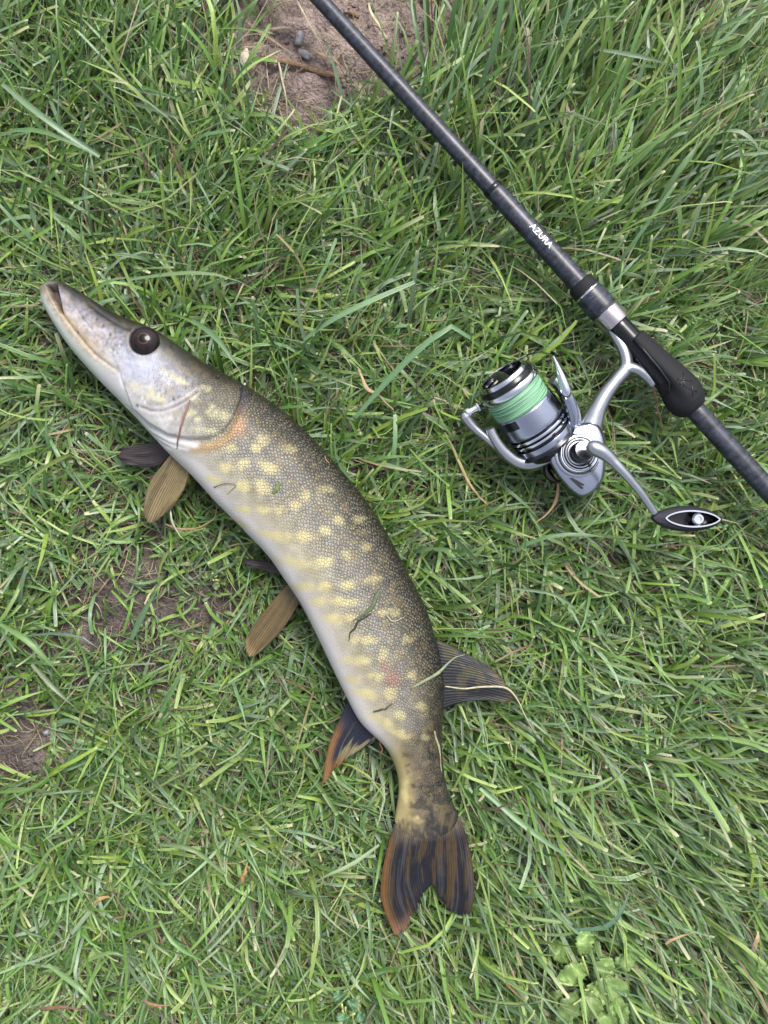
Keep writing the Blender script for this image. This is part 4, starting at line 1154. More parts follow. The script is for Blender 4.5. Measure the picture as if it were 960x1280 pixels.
strand('straw', onfish([(237, 500), (232, 513), (227, 530), (224, 545), (220, 562)], .0010), 3.4, (150, 104, 84), 'reddish strand hanging from gill cover to pectoral fin', 'strand')
strand('straw', onfish([(543, 914), (547, 930), (551, 946), (552, 966)], .0009), 3.2, (186, 178, 132), 'pale straw along the back near the tail', 'straw')
strand('straw', onfish([(481, 768), (492, 776), (506, 770)], .0008), 1.8, (190, 184, 160), 'fine pale fibre on the back above the green blade', 'fibre')
strand('straw', onfish([(404, 562), (406, 572), (411, 580)], .0008), 2.4, (186, 152, 84), 'small tan fibre on the upper edge of the back', 'fibre')
strand('straw', onfish([(467, 889), (479, 887), (490, 880)], .0007), 2.6, (86, 78, 52), 'small dark scrap on the flank beside the anal fin', 'plant scrap')
strand('straw', [(472, 922, .034), (477, 935, .030), (475, 946, .027)], 2.6, (168, 92, 66), 'reddish shred hanging at the vent', 'shred')
strand('straw', [(693, 592, .040), (697, 604, .036), (696, 622, .033), (688, 638, .030), (668, 655, .027)], 4.6, (190, 152, 104), 'tan curved straw beside the reel housing', 'straw', tipc=(206, 170, 120))
strand('straw', [(206, 655, .026), (225, 661, .027), (248, 660, .026), (266, 648, .027), (272, 632, .028)], 3.8, (168, 130, 96), 'brown curled straw under the pike belly', 'straw')
strand('straw', [(213, 636, .028), (215, 654, .028), (224, 668, .026), (231, 676, .024)], 3.0, (196, 196, 170), 'white bent straw under the pectoral fin tip', 'straw')
DG = 'dry straws scattered in the turf'
def gz(px, py, add):
    x, y = (px - 480) * S, (640 - py) * S
    return float(ground_z(np.array([x]), np.array([y]))[0]) + add
def gpts(pts, add): return [(x, y, gz(x, y, a)) for (x, y), a in zip(pts, add if isinstance(add, (list, tuple)) else [add] * len(pts))]
strand('straw', gpts([(302, 22), (318, 36), (343, 52), (368, 68)], .004), 5, (178, 152, 118), 'flat tan straw on bare soil left of the grey chip', 'straw')
strand('straw', gpts([(337, 36), (352, 35), (366, 35), (375, 34)], .004), 4, (190, 170, 140), 'short straight straw above the grey chip on soil', 'straw')
strand('straw', gpts([(372, 0), (384, 24), (398, 48), (410, 70), (424, 92), (446, 122)], [.006, .012, .014, .014, .014, .012]), 2.6, (204, 192, 160), 'long thin pale straw crossing the bare soil beside the rod', 'straw')
strand('straw', gpts([(346, 70), (352, 95), (357, 120), (359, 150)], .006), 3.4, (196, 180, 150), 'pale straw standing off the twig over bare soil', 'straw')
strand('straw', gpts([(460, 4), (466, 18), (474, 32), (484, 48)], .008), 4.6, (214, 200, 160), 'cream straw on the soil right of the rod', 'straw')
strand('straw', gpts([(388, 63), (405, 70), (422, 78), (432, 88)], .005), 6, (182, 152, 110), 'broad tan straw lying next to the twig', 'straw')
strand('straw', [(302, 1105, .030), (305, 1092, .034), (310, 1078, .033)], 5.0, (190, 138, 82), 'orange dry blade tip standing in the lower turf', 'dry blade')
strand('straw', [(117, 1128, .033), (126, 1124, .035), (139, 1121, .033)], 7.0, (196, 158, 84), 'yellow-orange dead leaf scrap in the lower turf', 'leaf scrap')
strand('straw', [(50, 1262, .026), (72, 1259, .029), (98, 1262, .028)], 8, (142, 102, 78), 'reddish brown dead leaf low in the turf', 'dead leaf')
strand('straw', [(180, 1252, .028), (196, 1256, .030), (212, 1258, .028)], 6, (180, 122, 94), 'pinkish dead leaf piece low in the turf', 'dead leaf')
strand('straw', [(832, 1180, .032), (850, 1172, .034), (866, 1166, .032)], 6, (198, 166, 116), 'tan bent straw above the broad-leaved weed', 'straw')
strand('straw', [(940, 1190, .028), (946, 1176, .032), (948, 1164, .030)], 11, (190, 160, 120), 'tan dead leaf in the right-hand turf', 'dead leaf')
strand('straw', [(617, 1210, .026), (632, 1228, .029), (655, 1252, .027)], 4.5, (190, 150, 104), 'tan straw left of the broad-leaved weed', 'straw')
strand('straw', [(448, 462, .020), (458, 484, .024), (476, 497, .025), (492, 513, .023)], 6, (186, 156, 116), 'tan bent blade between pike back and reel', 'dry blade')
strand('straw', [(555, 540, .026), (575, 580, .032), (592, 612, .032), (610, 632, .028)], 5, (140, 150, 84), 'yellowing blade left of the reel', 'yellow blade', tipc=(206, 160, 104))
strand('straw', [(812, 470, .022), (822, 510, .018), (828, 540, .016)], 6, (190, 150, 112), 'brown dry blade under the rod grip', 'dry blade')

def twig(name, pts, r, label):
    P = crom([pix(*p) for p in pts], 24)
    rr = r * S * (1 + 0.35 * (RNG.random(24) - 0.5)) * np.interp(np.linspace(0, 1, 24), [0, .1, .9, 1], [.6, 1, .85, .5])
    V, F = tube(P, rr, rr * 0.85, seg=10)
    tag(mesh_obj(name, V, F, M['bark'], None), label, 'twig')
twig('twig', gpts([(329, 73), (350, 76), (376, 82), (402, 91), (430, 97)], .003), 4.2, 'brown dry twig lying on bare soil beside the rod')
twig('twig', gpts([(268, 106), (280, 97), (288, 88), (293, 84)], .006), 4.0, 'reddish short twig in the grass beside the pale chip')
twig('twig', gpts([(436, 14), (444, 18), (449, 21)], .002), 3.6, 'stubby brown twig piece on the soil right of the rod')

def scrap(name, px, py, rx, ry, rot, hh, m, label, cat, seed, add=0.002):
    n, k = 18, 7
    c = pix(px, py, 0); z0 = gz(px, py, add)
    V = []
    ca, sa_ = math.cos(rot), math.sin(rot)
    for i in range(k):
        t = -math.pi / 2 + math.pi * (i + 0.02) / (k - 1 + 0.04)
        for j in range(n):
            p = 2 * math.pi * j / n
            ir = 1 + 0.35 * (float(vnoise(np.array([math.cos(p) * 1.6 + 5]), np.array([math.sin(p) * 1.6 + seed]), seed)[0]) - 0.5)
            x, y = math.cos(p) * math.cos(t) * rx * ir, math.sin(p) * math.cos(t) * ry * ir
            V.append(np.array([c[0] + (x * ca - y * sa_) * S, c[1] + (x * sa_ + y * ca) * S, z0 + hh * math.sin(t) + 0.0006 * (float(vnoise(np.array([x * .4]), np.array([y * .4]), seed)[0]) - .5)]))
    F = [(i * n + j, i * n + (j + 1) % n, (i + 1) * n + (j + 1) % n, (i + 1) * n + j) for i in range(k - 1) for j in range(n)]
    F += [tuple(reversed(range(n))), tuple(range((k - 1) * n, k * n))]
    tag(mesh_obj(name, np.array(V), F, M[m], None), label, cat)
scrap('stone_chip', 374, 51, 5.5, 10, math.radians(-20), .0022, 'stone', 'upright grey stone chip on bare soil', 'stone', 3)
scrap('stone_chip', 381, 68, 10, 5, math.radians(-40), .0022, 'stone', 'slanting grey stone chip above the brown twig', 'stone', 9)
scrap('bark_chip', 308.5, 83, 6.5, 12, math.radians(-12), .0018, 'shell', 'pale oval bark chip at the edge of the soil', 'bark chip', 5, .010)
scrap('stone_chip', 58, 916, 6, 4, 0.4, .0025, 'stone', 'small dark stone in the left soil patch', 'stone', 13)

# ------------------------------------------------------------------ grass
LXH, LYH = 0.335, 0.425
CELL = 0.0015
NXg, NYg = int(2 * LXH / CELL) + 1, int(2 * LYH / CELL) + 1
zlo = np.full((NYg, NXg), 9.0); zhi = np.full((NYg, NXg), -9.0)
dg = bpy.context.evaluated_depsgraph_get()
for o in SOLIDS:
    e = o.evaluated_get(dg); me = e.to_mesh()
    n = len(me.vertices); co = np.empty(n * 3, np.float32); me.vertices.foreach_get('co', co); co = co.reshape(-1, 3).astype(float)
    mw = np.array(e.matrix_world); co = co @ mw[:3, :3].T + mw[:3, 3]
    me.calc_loop_triangles(); nt_ = len(me.loop_triangles); ti = np.empty(nt_ * 3, np.int32); me.loop_triangles.foreach_get('vertices', ti); ti = ti.reshape(-1, 3)
    e.to_mesh_clear()
    a, b, c = co[ti[:, 0]], co[ti[:, 1]], co[ti[:, 2]]
    ar = np.linalg.norm(np.cross(b - a, c - a), axis=1) / 2
    cnt = np.clip(np.ceil(ar / 0.6e-6), 1, 4000).astype(int)
    rid = np.repeat(np.arange(nt_), cnt)
    r1 = np.sqrt(RNG.random(len(rid))); r2 = RNG.random(len(rid))
    pts = a[rid] * (1 - r1)[:, None] + b[rid] * (r1 * (1 - r2))[:, None] + c[rid] * (r1 * r2)[:, None]
    ix = ((pts[:, 0] + LXH) / CELL).astype(int); iy = ((pts[:, 1] + LYH) / CELL).astype(int)
    ok = (ix >= 0) & (ix < NXg) & (iy >= 0) & (iy < NYg)
    np.minimum.at(zlo, (iy[ok], ix[ok]), pts[ok, 2]); np.maximum.at(zhi, (iy[ok], ix[ok]), pts[ok, 2])
# one-cell safety margin
def dil(a, f):
    b = a.copy()
    for dx in (-1, 0, 1):
        for dy in (-1, 0, 1): b = f(b, np.roll(np.roll(a, dx, 1), dy, 0))
    return b
zlo, zhi = dil(zlo, np.minimum), dil(zhi, np.maximum)

# which way the blades lean: photo px, py, angle (deg, tip direction, up = 90), how steadily
LEAN = [(60, 60, 70, .6), (200, 60, 62, 1.1), (150, 200, 40, .5), (60, 330, 150, .3), (330, 220, 55, 1.0), (470, 180, 95, .9), (560, 60, 85, 1.3), (700, 120, 62, 1.6), (850, 180, 45, 1.5), (930, 320, 35, 1.1), (780, 250, 50, 1.1),
  (500, 330, 55, .9), (420, 400, 35, .7), (600, 350, 20, .5), (870, 420, 10, .8), (620, 700, -10, .3), (800, 760, -20, .6), (920, 900, -22, 1.1), (700, 860, -25, .8), (650, 980, -55, 1.1), (820, 1060, -40, 1.2), (760, 1200, -60, 1.1), (900, 1220, -58, 1.3),
  (620, 1160, -52, 1.0), (430, 1120, -50, .5), (300, 1150, -35, .4), (150, 1130, -60, .4), (60, 1040, -30, .4), (70, 1240, -110, .5), (300, 950, -20, .3), (100, 700, 180, .2), (60, 520, -170, .25), (200, 870, -60, .4), (30, 880, 20, .5), (350, 1250, -60, .7)]
LEAN = np.array(LEAN, float)
def lean(px, py):
    d2 = (px[:, None] - LEAN[:, 0]) ** 2 + (py[:, None] - LEAN[:, 1]) ** 2
    wgt = 1 / (d2 + 60.0 ** 2) ** 1.5
    wgt /= wgt.sum(1, keepdims=True)
    an = np.radians(LEAN[:, 2])
    vx = (wgt * np.cos(an) * LEAN[:, 3]).sum(1); vy = (wgt * np.sin(an) * LEAN[:, 3]).sum(1)
    return np.arctan2(vy, vx), np.hypot(vx, vy)

def tallness(px, py):
    t = 0.80 + 0 * px
    for x, y, r, k in [(700, 120, 190, .55), (880, 220, 170, .5), (560, 60, 120, .45), (120, 90, 170, .4), (330, 220, 140, .25), (480, 330, 120, .15), (760, 1180, 220, .25), (640, 1010, 150, .2), (900, 1000, 160, .15), (150, 620, 130, -.12), (240, 760, 100, -.3), (120, 800, 120, -.12), (650, 700, 120, -.12), (100, 1180, 140, .02)]:
        t = t + k * np.exp(-((px - x) ** 2 + (py - y) ** 2) / (2 * (r * .7) ** 2))
    return t

KSEG = 6
TS = np.array([0, .15, .32, .5, .7, .955, 1.0])
def blades(root, head, L, w, e0, e1, bend, roll, cut, zfloor):
    """centre lines (N,K+1,3)"""
    N = len(L); t = TS[None]
    el = e0[:, None] + (e1 - e0)[:, None] * t ** 1.15
    hd = head[:, None] + bend[:, None] * (t - 0.3)
    ds = L[:, None] * np.diff(TS)[None]
    elm = (el[:, 1:] + el[:, :-1]) / 2; hm = (hd[:, 1:] + hd[:, :-1]) / 2
    st = np.stack([np.cos(elm) * np.cos(hm), np.cos(elm) * np.sin(hm), np.sin(elm)], -1) * ds[..., None]
    P = np.concatenate([root[:, None], root[:, None] + np.cumsum(st, 1)], 1)
    P[:, 1:, 2] = np.maximum(P[:, 1:, 2], zfloor[:, None])
    return P, hd

def collide(P, over_p):
    ts = np.linspace(0, 1, 2 * KSEG + 1)
    PP = np.empty((len(P), 2 * KSEG + 1, 3)); PP[:, ::2] = P; PP[:, 1::2] = (P[:, 1:] + P[:, :-1]) / 2
    ix = np.clip(((PP[..., 0] + LXH) / CELL).astype(int), 0, NXg - 1); iy = np.clip(((PP[..., 1] + LYH) / CELL).astype(int), 0, NYg - 1)
    lo, hi = zlo[iy, ix], zhi[iy, ix]
    inside = hi > -1
    hit = inside & (PP[..., 2] > lo - 0.0012) & (PP[..., 2] < hi + 0.0010)
    above = inside & (PP[..., 2] >= hi + 0.0010)
    bad = hit.any(1) | (above.any(1) & (RNG.random(len(P)) > over_p))
    return bad

def ribbon(P, hd, w, roll, cut, fold):
    N = len(P); t = TS[None]
    side = np.stack([-np.sin(hd), np.cos(hd), np.zeros_like(hd)], -1)
    T = np.empty_like(P); T[:, 1:-1] = P[:, 2:] - P[:, :-2]; T[:, 0] = P[:, 1] - P[:, 0]; T[:, -1] = P[:, -1] - P[:, -2]; T /= np.linalg.norm(T, axis=2, keepdims=True) + 1e-12
    up = np.cross(T, side)
    rl_ = (roll[:, None] * (0.6 + 0.4 * t))[..., None]
    sd_ = side * np.cos(rl_) + up * np.sin(rl_)
    un = np.cross(sd_, T); un *= np.where(un[..., 2:3] < 0, -1, 1)
    pt = np.clip((1 - t) / 0.55, 0, 1) ** 0.75
    bl = np.where(t > 0.985, 0.8, 1.0)
    prof = np.where(cut[:, None], bl * (0.8 + 0.2 * pt), np.maximum(pt, 0.04)) * (0.62 + 0.38 * np.clip(t / 0.3, 0, 1))
    hw = (w[:, None] * prof / 2)[..., None]
    V = np.stack([P - sd_ * hw + un * hw * fold[:, None, None], P, P + sd_ * hw + un * hw * fold[:, None, None]], 2)    # N,K+1,3,3
    base = (np.arange(N) * (KSEG + 1) * 3)[:, None, None]
    k = (np.arange(KSEG) * 3)[None, :, None]; s = np.arange(2)[None, None]
    i0 = base + k + s
    F = np.stack([i0, i0 + 1, i0 + 4, i0 + 3], -1).reshape(-1, 4)
    uv = np.broadcast_to(np.stack([np.broadcast_to(np.array([0, .5, 1.0])[None], (KSEG + 1, 3)), np.broadcast_to(TS[:, None], (KSEG + 1, 3))], -1)[None], (N, KSEG + 1, 3, 2))
    return V.reshape(-1, 3), F, uv.reshape(-1, 2)

GREENS = np.array([lin(102, 142, 56), lin(86, 128, 54), lin(118, 154, 70), lin(134, 162, 66), lin(106, 142, 94), lin(130, 158, 120), lin(152, 174, 98), lin(70, 104, 48)])
GW = np.array([.20, .18, .18, .10, .12, .08, .06, .08])
DRY = np.array([lin(168, 140, 100), lin(190, 168, 128), lin(140, 108, 78), lin(120, 92, 70), lin(176, 160, 96), lin(110, 84, 66)])

def blade_colors(N, dry, cut, patch, bright=1.0):
    gi = RNG.choice(len(GREENS), N, p=GW / GW.sum())
    c = GREENS[gi] * (1 + 0.75 * (RNG.random((N, 1)) - 0.52)) * (0.86 + 0.28 * patch[:, None]) * bright * 0.64
    dc = (DRY * 0.45 + 0.16 * DRY.mean(1, keepdims=True))[RNG.integers(0, len(DRY), N)] * (1 + 0.4 * (RNG.random((N, 1)) - 0.5))
    c = np.where(dry[:, None], dc, c)
    t = TS[None, :, None]
    C_ = np.broadcast_to(c[:, None], (N, KSEG + 1, 3)).copy()
    bs = lin(128, 128, 84); wb = np.clip(1 - t / 0.22, 0, 1) * 0.45
    C_ = C_ * (1 - wb) + bs * wb
    # dead or mown tips
    tipw = np.where((cut & (RNG.random(N) < 0.75))[:, None, None], (t > 0.97) * 0.8, 0) + np.where((RNG.random(N) < 0.10)[:, None, None], np.clip((t - 0.7) / 0.3, 0, 1) * 0.8, 0)
    tipw = np.clip(tipw, 0, 0.9) * (~dry)[:, None, None]
    C_ = C_ * (1 - tipw) + lin(176, 170, 136) * tipw
    # paler midrib line
    out = np.stack([C_, C_ * 1.07, C_], 2)
    return out.reshape(-1, 3)

ACC = {'V': [], 'F': [], 'C': [], 'UV': [], 'n': 0}
def emit(acc, P, hd, w, roll, cut, fold, dry, patch, bright=1.0):
    V, F, uv = ribbon(P, hd, w, roll, cut, fold)
    acc['F'].append(F + acc['n']); acc['V'].append(V); acc['UV'].append(uv); acc['C'].append(blade_colors(len(w), dry, cut, patch, bright)); acc['n'] += len(V)

def layer(acc, n, Lr, wr, e0r, e1r, spread, dryp, cutp, density_pow, tuft=6, tuft_r=0.006, over=0.02, zf=(0.002, 0.008), rounds=3, hx=LXH, hy=LYH, real=True, bend=0.5, bright=1.0, only_bare=False):
    nt_ = n // tuft
    tx = RNG.uniform(-hx, hx, nt_); ty = RNG.uniform(-hy, hy, nt_)
    tj = RNG.normal(0, 1, nt_)
    x = np.repeat(tx, tuft) + RNG.normal(0, tuft_r, nt_ * tuft); y = np.repeat(ty, tuft) + RNG.normal(0, tuft_r, nt_ * tuft)
    tj = np.repeat(tj, tuft)
    x = np.clip(x, -hx, hx); y = np.clip(y, -hy, hy)
    todo = np.ones(len(x), bool)
    for rd in range(rounds):
        x_, y_, tj_ = x[todo], y[todo], tj[todo]
        if not len(x_): break
        px, py = x_ / S + 480, 640 - y_ / S
        N = len(x_)
        if real:
            bz = bare(px, py)
            keep = (RNG.random(N) < bz ** density_pow) if only_bare else (RNG.random(N) > bz ** density_pow)
            cpx, cpy = np.clip(px, -60, 1020), np.clip(py, -60, 1340)
            an, st = lean(cpx, cpy); tall = tallness(px, py)
        else:
            keep = np.ones(N, bool); an = fbm(x_ * 6, y_ * 6, 77, 2) * 12; st = np.full(N, .6); tall = np.full(N, 1.0)
        sg = spread * (1.35 - np.clip(st, 0, 1.2) * 0.85)
        if rd > 0: sg = sg + 1.2
        head = an + tj_ * sg * 0.75 + RNG.normal(0, 1, N) * sg * 0.75
        L = RNG.uniform(*Lr, N) * tall * (1.0 if rd == 0 else 0.75 ** rd)
        L *= np.where(RNG.random(N) < 0.08, 1.4, 1.0)
        w_ = RNG.uniform(*wr, N) * (0.82 + 0.16 * tall)
        e0 = np.radians(np.clip(RNG.normal(*e0r, N), 3, 88)); e1 = np.radians(RNG.normal(*e1r, N))
        bd = RNG.normal(0, bend, N); roll = RNG.normal(0, 0.42, N)
        dry = RNG.random(N) < np.where(real, dryp * (1 + 1.5 * (bare(px, py) if real else 0)), dryp)
        w_ = np.where(dry, w_ * 0.6, w_)
        cut = (RNG.random(N) < cutp)
        z = ground_z(x_, y_) if real else np.zeros(N)
        root = np.stack([x_, y_, z - 0.001], 1)
        P, hd = blades(root, head, L, w_, e0, e1, bd, roll, cut, RNG.uniform(*zf, N) + z)
        good = ~collide(P, over) if real else np.ones(N, bool)
        if real:
            for kk in (3, 5):
                qx, qy = topix(P[:, kk])
                if not only_bare and dryp < .5: good &= RNG.random(N) > 0.78 * sstep(0.45, 0.8, bare(qx, qy))
        sel = keep & good
        patch = fbm(x_ * 22, y_ * 22, 55, 3) * 1.4 - 0.2
        emit(acc, P[sel], hd[sel], w_[sel], roll[sel], cut[sel], RNG.uniform(0.1, 0.55, N)[sel], dry[sel], patch[sel], bright)
        idx_ = np.where(todo)[0]
        todo[idx_[sel | ~keep]] = False

def make_grass(acc, name, label):
    V = np.vstack(acc['V']); F = np.vstack(acc['F']); C_ = np.vstack(acc['C']); U_ = np.vstack(acc['UV'])
    o = mesh_obj(name, V, F, M['grass'], None, col=C_, uv=U_)
    return tag(o, label, 'grass', kind='stuff')

DENS = 1.0
# dead thatch on the soil
layer(ACC, int(11000 * DENS), (0.015, 0.045), (0.0006, 0.0015), (12, 8), (-4, 10), 1.6, 0.93, 0.0, 6.0, tuft=3, tuft_r=0.008, zf=(0.001, 0.007), over=0.0, bend=1.1)
# litter and rootlets on the bare soil
layer(ACC, 16000, (0.006, 0.030), (0.0004, 0.0012), (8, 8), (-4, 8), 3.0, 1.0, 0.0, 1.0, tuft=4, tuft_r=0.010, zf=(0.0006, 0.004), over=0.0, bend=1.6, rounds=1, only_bare=True)
# short undergrowth
layer(ACC, int(21000 * DENS), (0.016, 0.038), (0.0015, 0.0029), (44, 16), (8, 22), 1.4, 0.13, 0.3, 1.0, tuft=5, tuft_r=0.006, over=0.02, rounds=3)
# standing and leaning blades
layer(ACC, int(18500 * DENS), (0.032, 0.075), (0.0013, 0.0033), (50, 15), (-8, 24), 1.0, 0.05, 0.3, 0.8, tuft=6, tuft_r=0.007, over=0.03, rounds=3, bend=0.75)
# fine long ones
layer(ACC, int(8500 * DENS), (0.030, 0.080), (0.0006, 0.0015), (48, 14), (-10, 24), 1.3, 0.24, 0.2, 0.7, tuft=3, tuft_r=0.008, over=0.03, rounds=2, bend=0.9)

# single long blades that stand out: pixel way-points with height, width px, colour
HERO = [([(3, 105), (40, 135), (80, 165), (125, 195)], (.040, .050, .048, .040), 9, (150, 186, 140)),
  ([(0, 170), (30, 162), (70, 170), (110, 190), (135, 205)], (.034, .042, .046, .044, .036), 7, (120, 164, 96)),
  ([(380, 425), (415, 400), (460, 378), (518, 353)], (.030, .040, .044, .042), 8, (140, 182, 130)),
  ([(446, 520), (490, 470), (530, 432), (565, 408), (588, 423)], (.026, .036, .042, .044, .036), 9, (132, 178, 124)),
  ([(160, 350), (220, 342), (262, 342), (300, 352), (325, 366)], (.030, .040, .044, .042, .036), 6, (142, 176, 112)),
  ([(240, 400), (272, 424), (308, 476)], (.034, .050, .056), 8, (132, 172, 120)),
  ([(95, 385), (135, 352), (180, 345)], (.030, .040, .040), 6, (120, 164, 86)),
  ([(0, 780), (40, 805), (80, 850)], (.036, .040, .034), 9, (124, 168, 84)),
  ([(40, 830), (70, 862), (100, 890)], (.030, .034, .030), 8, (136, 150, 110)),
  ([(164, 800), (180, 765), (200, 732)], (.024, .034, .038), 9, (118, 160, 108)),
  ([(30, 795), (75, 792), (110, 800), (135, 825)], (.020, .028, .030, .026), 4, (112, 142, 118)),
  ([(140, 738), (156, 755), (172, 778)], (.026, .030, .026), 5, (140, 190, 60)),
  ([(200, 890), (222, 850), (232, 818)], (.030, .040, .044), 6, (128, 168, 110)),
  ([(474, 1056), (440, 1080), (405, 1096), (385, 1110)], (.022, .030, .034, .030), 6, (150, 180, 120)),
  
  ([(720, 1162), (760, 1158), (782, 1130), (790, 1095)], (.030, .040, .044, .040), 7, (126, 168, 134)),
  ([(600, 985), (660, 1035), (710, 1070), (745, 1080)], (.036, .044, .046, .040), 9, (132, 180, 116)),
  ([(690, 990), (735, 985), (765, 972)], (.034, .040, .038), 6, (128, 176, 78)),
  ([(560, 60), (566, 20), (575, -15)], (.040, .062, .075), 7, (128, 176, 96)),
  ([(600, 110), (618, 60), (626, 10), (630, -20)], (.036, .056, .070, .075), 9, (112, 158, 92)),
  ([(750, 62), (800, 70), (850, 85)], (.050, .056, .050), 6, (152, 186, 140)),
  ([(900, 165), (925, 165), (948, 185), (945, 205)], (.046, .054, .050, .042), 6, (160, 190, 146)),
  ([(880, 70), (920, 60), (955, 22)], (.040, .052, .056), 8, (110, 158, 70)),
  ([(820, 260), (850, 210), (885, 165)], (.036, .056, .060), 8, (140, 178, 112)),
  ([(785, 215), (830, 170), (900, 120)], (.036, .056, .066), 7, (136, 178, 96)),
  ([(640, 735), (690, 742), (720, 760)], (.030, .036, .034), 5, (134, 172, 120)),
  ([(700, 620), (720, 660), (760, 690)], (.022, .030, .030), 6, (128, 166, 112)),
  ([(640, 690), (680, 672), (730, 668), (780, 676)], (.026, .034, .036, .030), 6, (120, 168, 104)),
  ([(285, 640), (268, 628), (258, 600)], (.010, .014, .014), 5, (100, 140, 70)),
  ([(40, 1105), (60, 1065), (90, 1048)], (.028, .034, .030), 5, (140, 176, 90)),
  ([(60, 1205), (105, 1240), (125, 1275)], (.034, .042, .040), 8, (140, 182, 104)),
  ([(110, 1200), (140, 1190), (165, 1200)], (.032, .036, .034), 6, (150, 186, 110)),
  ([(200, 1055), (240, 1060), (282, 1092)], (.036, .042, .036), 8, (150, 180, 116)),
  ([(200, 1150), (220, 1180), (265, 1208)], (.036, .042, .038), 8, (120, 176, 80)),
  ([(0, 990), (40, 985), (75, 960)], (.024, .030, .030), 6, (120, 166, 80))]
for pts, zs, wd, cl in HERO:
    Pc = crom([pix(x, y, z) for (x, y), z in zip(pts, zs)], KSEG + 1)[None]
    T = np.gradient(Pc[0], axis=0)
    hd = np.arctan2(T[:, 1], T[:, 0])[None]
    V, F, uv = ribbon(Pc, hd, np.array([wd * S * 0.8]), np.array([RNG.normal(0, .3)]), np.array([RNG.random() < .3]), np.array([RNG.uniform(.2, .6)]))
    c = lin(*cl) * 0.46 * (1 + 0.25 * (vnoise(np.repeat(TS, 3) * 5, np.zeros(21), int(pts[0][0]) + 999) - .5))[:, None] * np.tile([0.92, 1.08, 0.92], 7)[:, None]
    ACC['F'].append(F + ACC['n']); ACC['V'].append(V); ACC['UV'].append(uv); ACC['C'].append(c); ACC['n'] += len(V)
lawn = make_grass(ACC, 'grass', 'trampled green lawn grass around the pike and rod')

# the same lawn further out, a few shared tiles
TILE = {'V': [], 'F': [], 'C': [], 'UV': [], 'n': 0}
layer(TILE, 9000, (0.030, 0.070), (0.0022, 0.0042), (52, 13), (0, 20), 0.9, 0.06, 0.4, 1, tuft=7, tuft_r=0.008, real=False, rounds=1)
layer(TILE, 7000, (0.018, 0.040), (0.0016, 0.0032), (40, 16), (5, 20), 1.4, 0.35, 0.3, 1, tuft=5, tuft_r=0.008, real=False, rounds=1)
tile = make_grass(TILE, 'grass', 'green lawn grass around the photographed patch')
tiles = [(i, j) for i in range(-4, 5) for j in range(-3, 4) if (i, j) != (0, 0)]
for k, (i, j) in enumerate(tiles):
    o = tile if k == 0 else tile.copy()
    if k: COL.objects.link(o)
    o.location = (i * 2 * LXH, j * 2 * LYH, -0.002)
    o.rotation_euler = (0, 0, math.pi if (i + j) % 2 else 0)

# crumbs of earth on the bare patches
ico = bmesh.new(); bmesh.ops.create_icosphere(ico, subdivisions=1, radius=1.0)
iv = np.array([v.co[:] for v in ico.verts]); ifc = np.array([[v.index for v in f.verts] for f in ico.faces]); ico.free()
cx = RNG.uniform(-LXH, LXH, 40000); cy = RNG.uniform(-LYH, LYH, 40000)
kb = RNG.random(40000) < 0.55 * sstep(0.3, 0.9, bare(cx / S + 480, 640 - cy / S)) * sstep(0.35, 0.6, fbm(cx * 40, cy * 40, 131, 3))
cx, cy = cx[kb][:2600], cy[kb][:2600]
cr_ = 0.0005 + 0.0022 * RNG.random(len(cx)) ** 3.2
jv = iv[None] * cr_[:, None, None] * (1 + 0.5 * (RNG.random((len(cx), len(iv), 1)) - 0.5)) * np.stack([RNG.uniform(.8, 1.3, len(cx)), RNG.uniform(.8, 1.3, len(cx)), RNG.uniform(.55, .8, len(cx))], 1)[:, None]
jv = jv + np.stack([cx, cy, ground_z(cx, cy) + cr_ * 0.25], 1)[:, None]
jf = (ifc[None] + (np.arange(len(cx)) * len(iv))[:, None, None]).reshape(-1, 3)
crumbs = mesh_obj('soil_crumbs', jv.reshape(-1, 3), jf, M['soil'], col=np.zeros((len(cx) * len(iv), 3)))
set_dry(crumbs, jv.reshape(-1, 3)[:, 0], jv.reshape(-1, 3)[:, 1])
tag(crumbs, 'loose crumbs of brown earth on the bare patches', 'soil', kind='stuff')

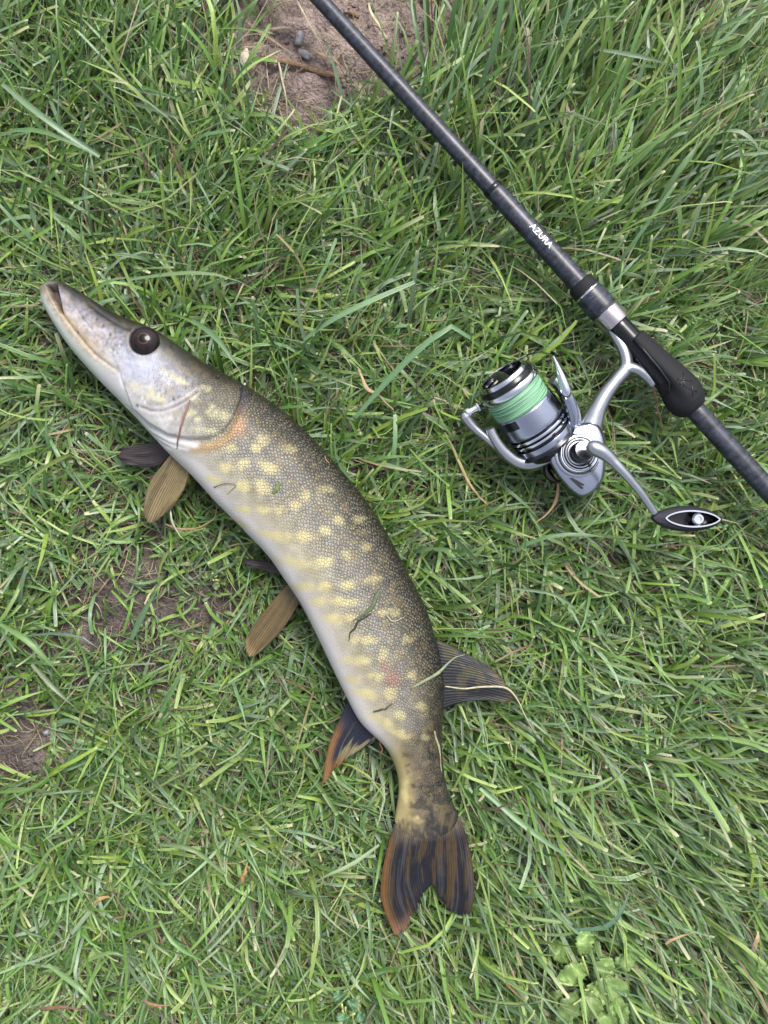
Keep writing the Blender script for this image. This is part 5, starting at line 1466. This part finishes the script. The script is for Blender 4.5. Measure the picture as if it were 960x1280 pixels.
# ------------------------------------------------------------------ broad-leaved weeds
def weed(name, cx, cy, leaves, label, color, z0=0.028):
    root = thing(name, (*pix(cx, cy, 0)[:2], gz(cx, cy, 0)), label, 'weed')
    for k, (x, y, ln, wd, ang, z) in enumerate(leaves):
        if cx > 700: ln, wd = ln * 1.35, wd * 1.3
        n, m_ = 34, 5
        a = math.radians(ang); V, F, cc = [], [], []
        cl = lin(*color) * 0.6 * (0.8 + 0.45 * RNG.random())
        lob = RNG.uniform(0, 6)
        for i in range(n):
            t = i / (n - 1)
            prof = math.sin(math.pi * min(1, t * 0.96 + 0.02)) ** 0.7 * (1 + 0.10 * math.sin(t * 30 + lob) + 0.06 * math.sin(t * 53)) * wd / 2
            for j in range(m_):
                s = (j / (m_ - 1) - 0.5) * 2
                lx_, ly_ = (t - 0.5) * ln, s * prof
                zz = z - 0.014 + 0.0035 * abs(s) * 0.8 + 0.006 * math.sin(math.pi * t) + 0.0016 * math.sin(t * 11 + s * 2 + lob)
                V.append(pix(x + lx_ * math.cos(a) - ly_ * math.sin(a), y - lx_ * math.sin(a) - ly_ * math.cos(a), zz))
                cc.append(cl * (1.2 if j == m_ // 2 else 1.0))
        nv_ = len(V)
        V += [p - np.array([0, 0, 0.0004]) for p in V]; cc = cc + cc
        for i in range(n - 1):
            for j in range(m_ - 1):
                f = (i * m_ + j, i * m_ + j + 1, (i + 1) * m_ + j + 1, (i + 1) * m_ + j)
                F.append(tuple(reversed(f))); F.append(tuple(v + nv_ for v in f))
        ed = [(0, j, 0, j + 1) for j in range(m_ - 1)] + [(i, m_ - 1, i + 1, m_ - 1) for i in range(n - 1)] + [(n - 1, j + 1, n - 1, j) for j in reversed(range(m_ - 1))] + [(i + 1, 0, i, 0) for i in reversed(range(n - 1))]
        for i0, j0_, i1, j1 in ed:
            p0, p1 = i0 * m_ + j0_, i1 * m_ + j1
            F.append((p0, p1, p1 + nv_, p0 + nv_))
        lf = mesh_obj('leaf', np.array(V), F, M['leaf'], root, col=np.array(cc))
        # stalk from the crown to the leaf base
        b0 = pix(x - 0.5 * ln * math.cos(a), y + 0.5 * ln * math.sin(a), z)
        P = crom([pix(cx, cy, 0.002), (pix(cx, cy, 0.012) + b0) / 2 + np.array([0, 0, .004]), b0], 10)
        V2, F2 = tube(P, 1.2 * S, seg=6)
        mesh_obj('stalk', V2, F2, M['leaf'], root, col=np.repeat((lin(150, 160, 100))[None], len(V2), 0))
weed('weed', 738, 1228, [(731, 1177, 28, 17, 80, .040), (716, 1218, 34, 20, 25, .037), (742, 1250, 42, 24, -110, .037), (714, 1258, 40, 22, -130, .036), (762, 1236, 34, 24, 10, .038), (755, 1212, 26, 20, 60, .038), (700, 1250, 26, 18, 160, .033), (772, 1262, 32, 20, -60, .034), (780, 1204, 24, 18, 30, .034), (700, 1190, 28, 18, 130, .032), (758, 1275, 32, 20, -80, .034)],
     'pale green broad-leaved weed in the lower turf', (124, 152, 86))
weed('weed', 432, 1262, [(424, 1246, 18, 15, 110, .030), (440, 1256, 17, 15, 20, .030), (428, 1272, 18, 15, -90, .030), (450, 1272, 16, 14, -40, .028)],
     'small blue-green clover sprig low in the turf', (104, 142, 104))
weed('weed', 268, 722, [(266, 708, 14, 9, 90, .016), (278, 716, 14, 9, 30, .016), (258, 720, 13, 9, 170, .015), (270, 732, 13, 9, -70, .015), (280, 728, 12, 8, -20, .014)],
     'tiny pale seedling on the bare patch under the belly', (150, 164, 110))
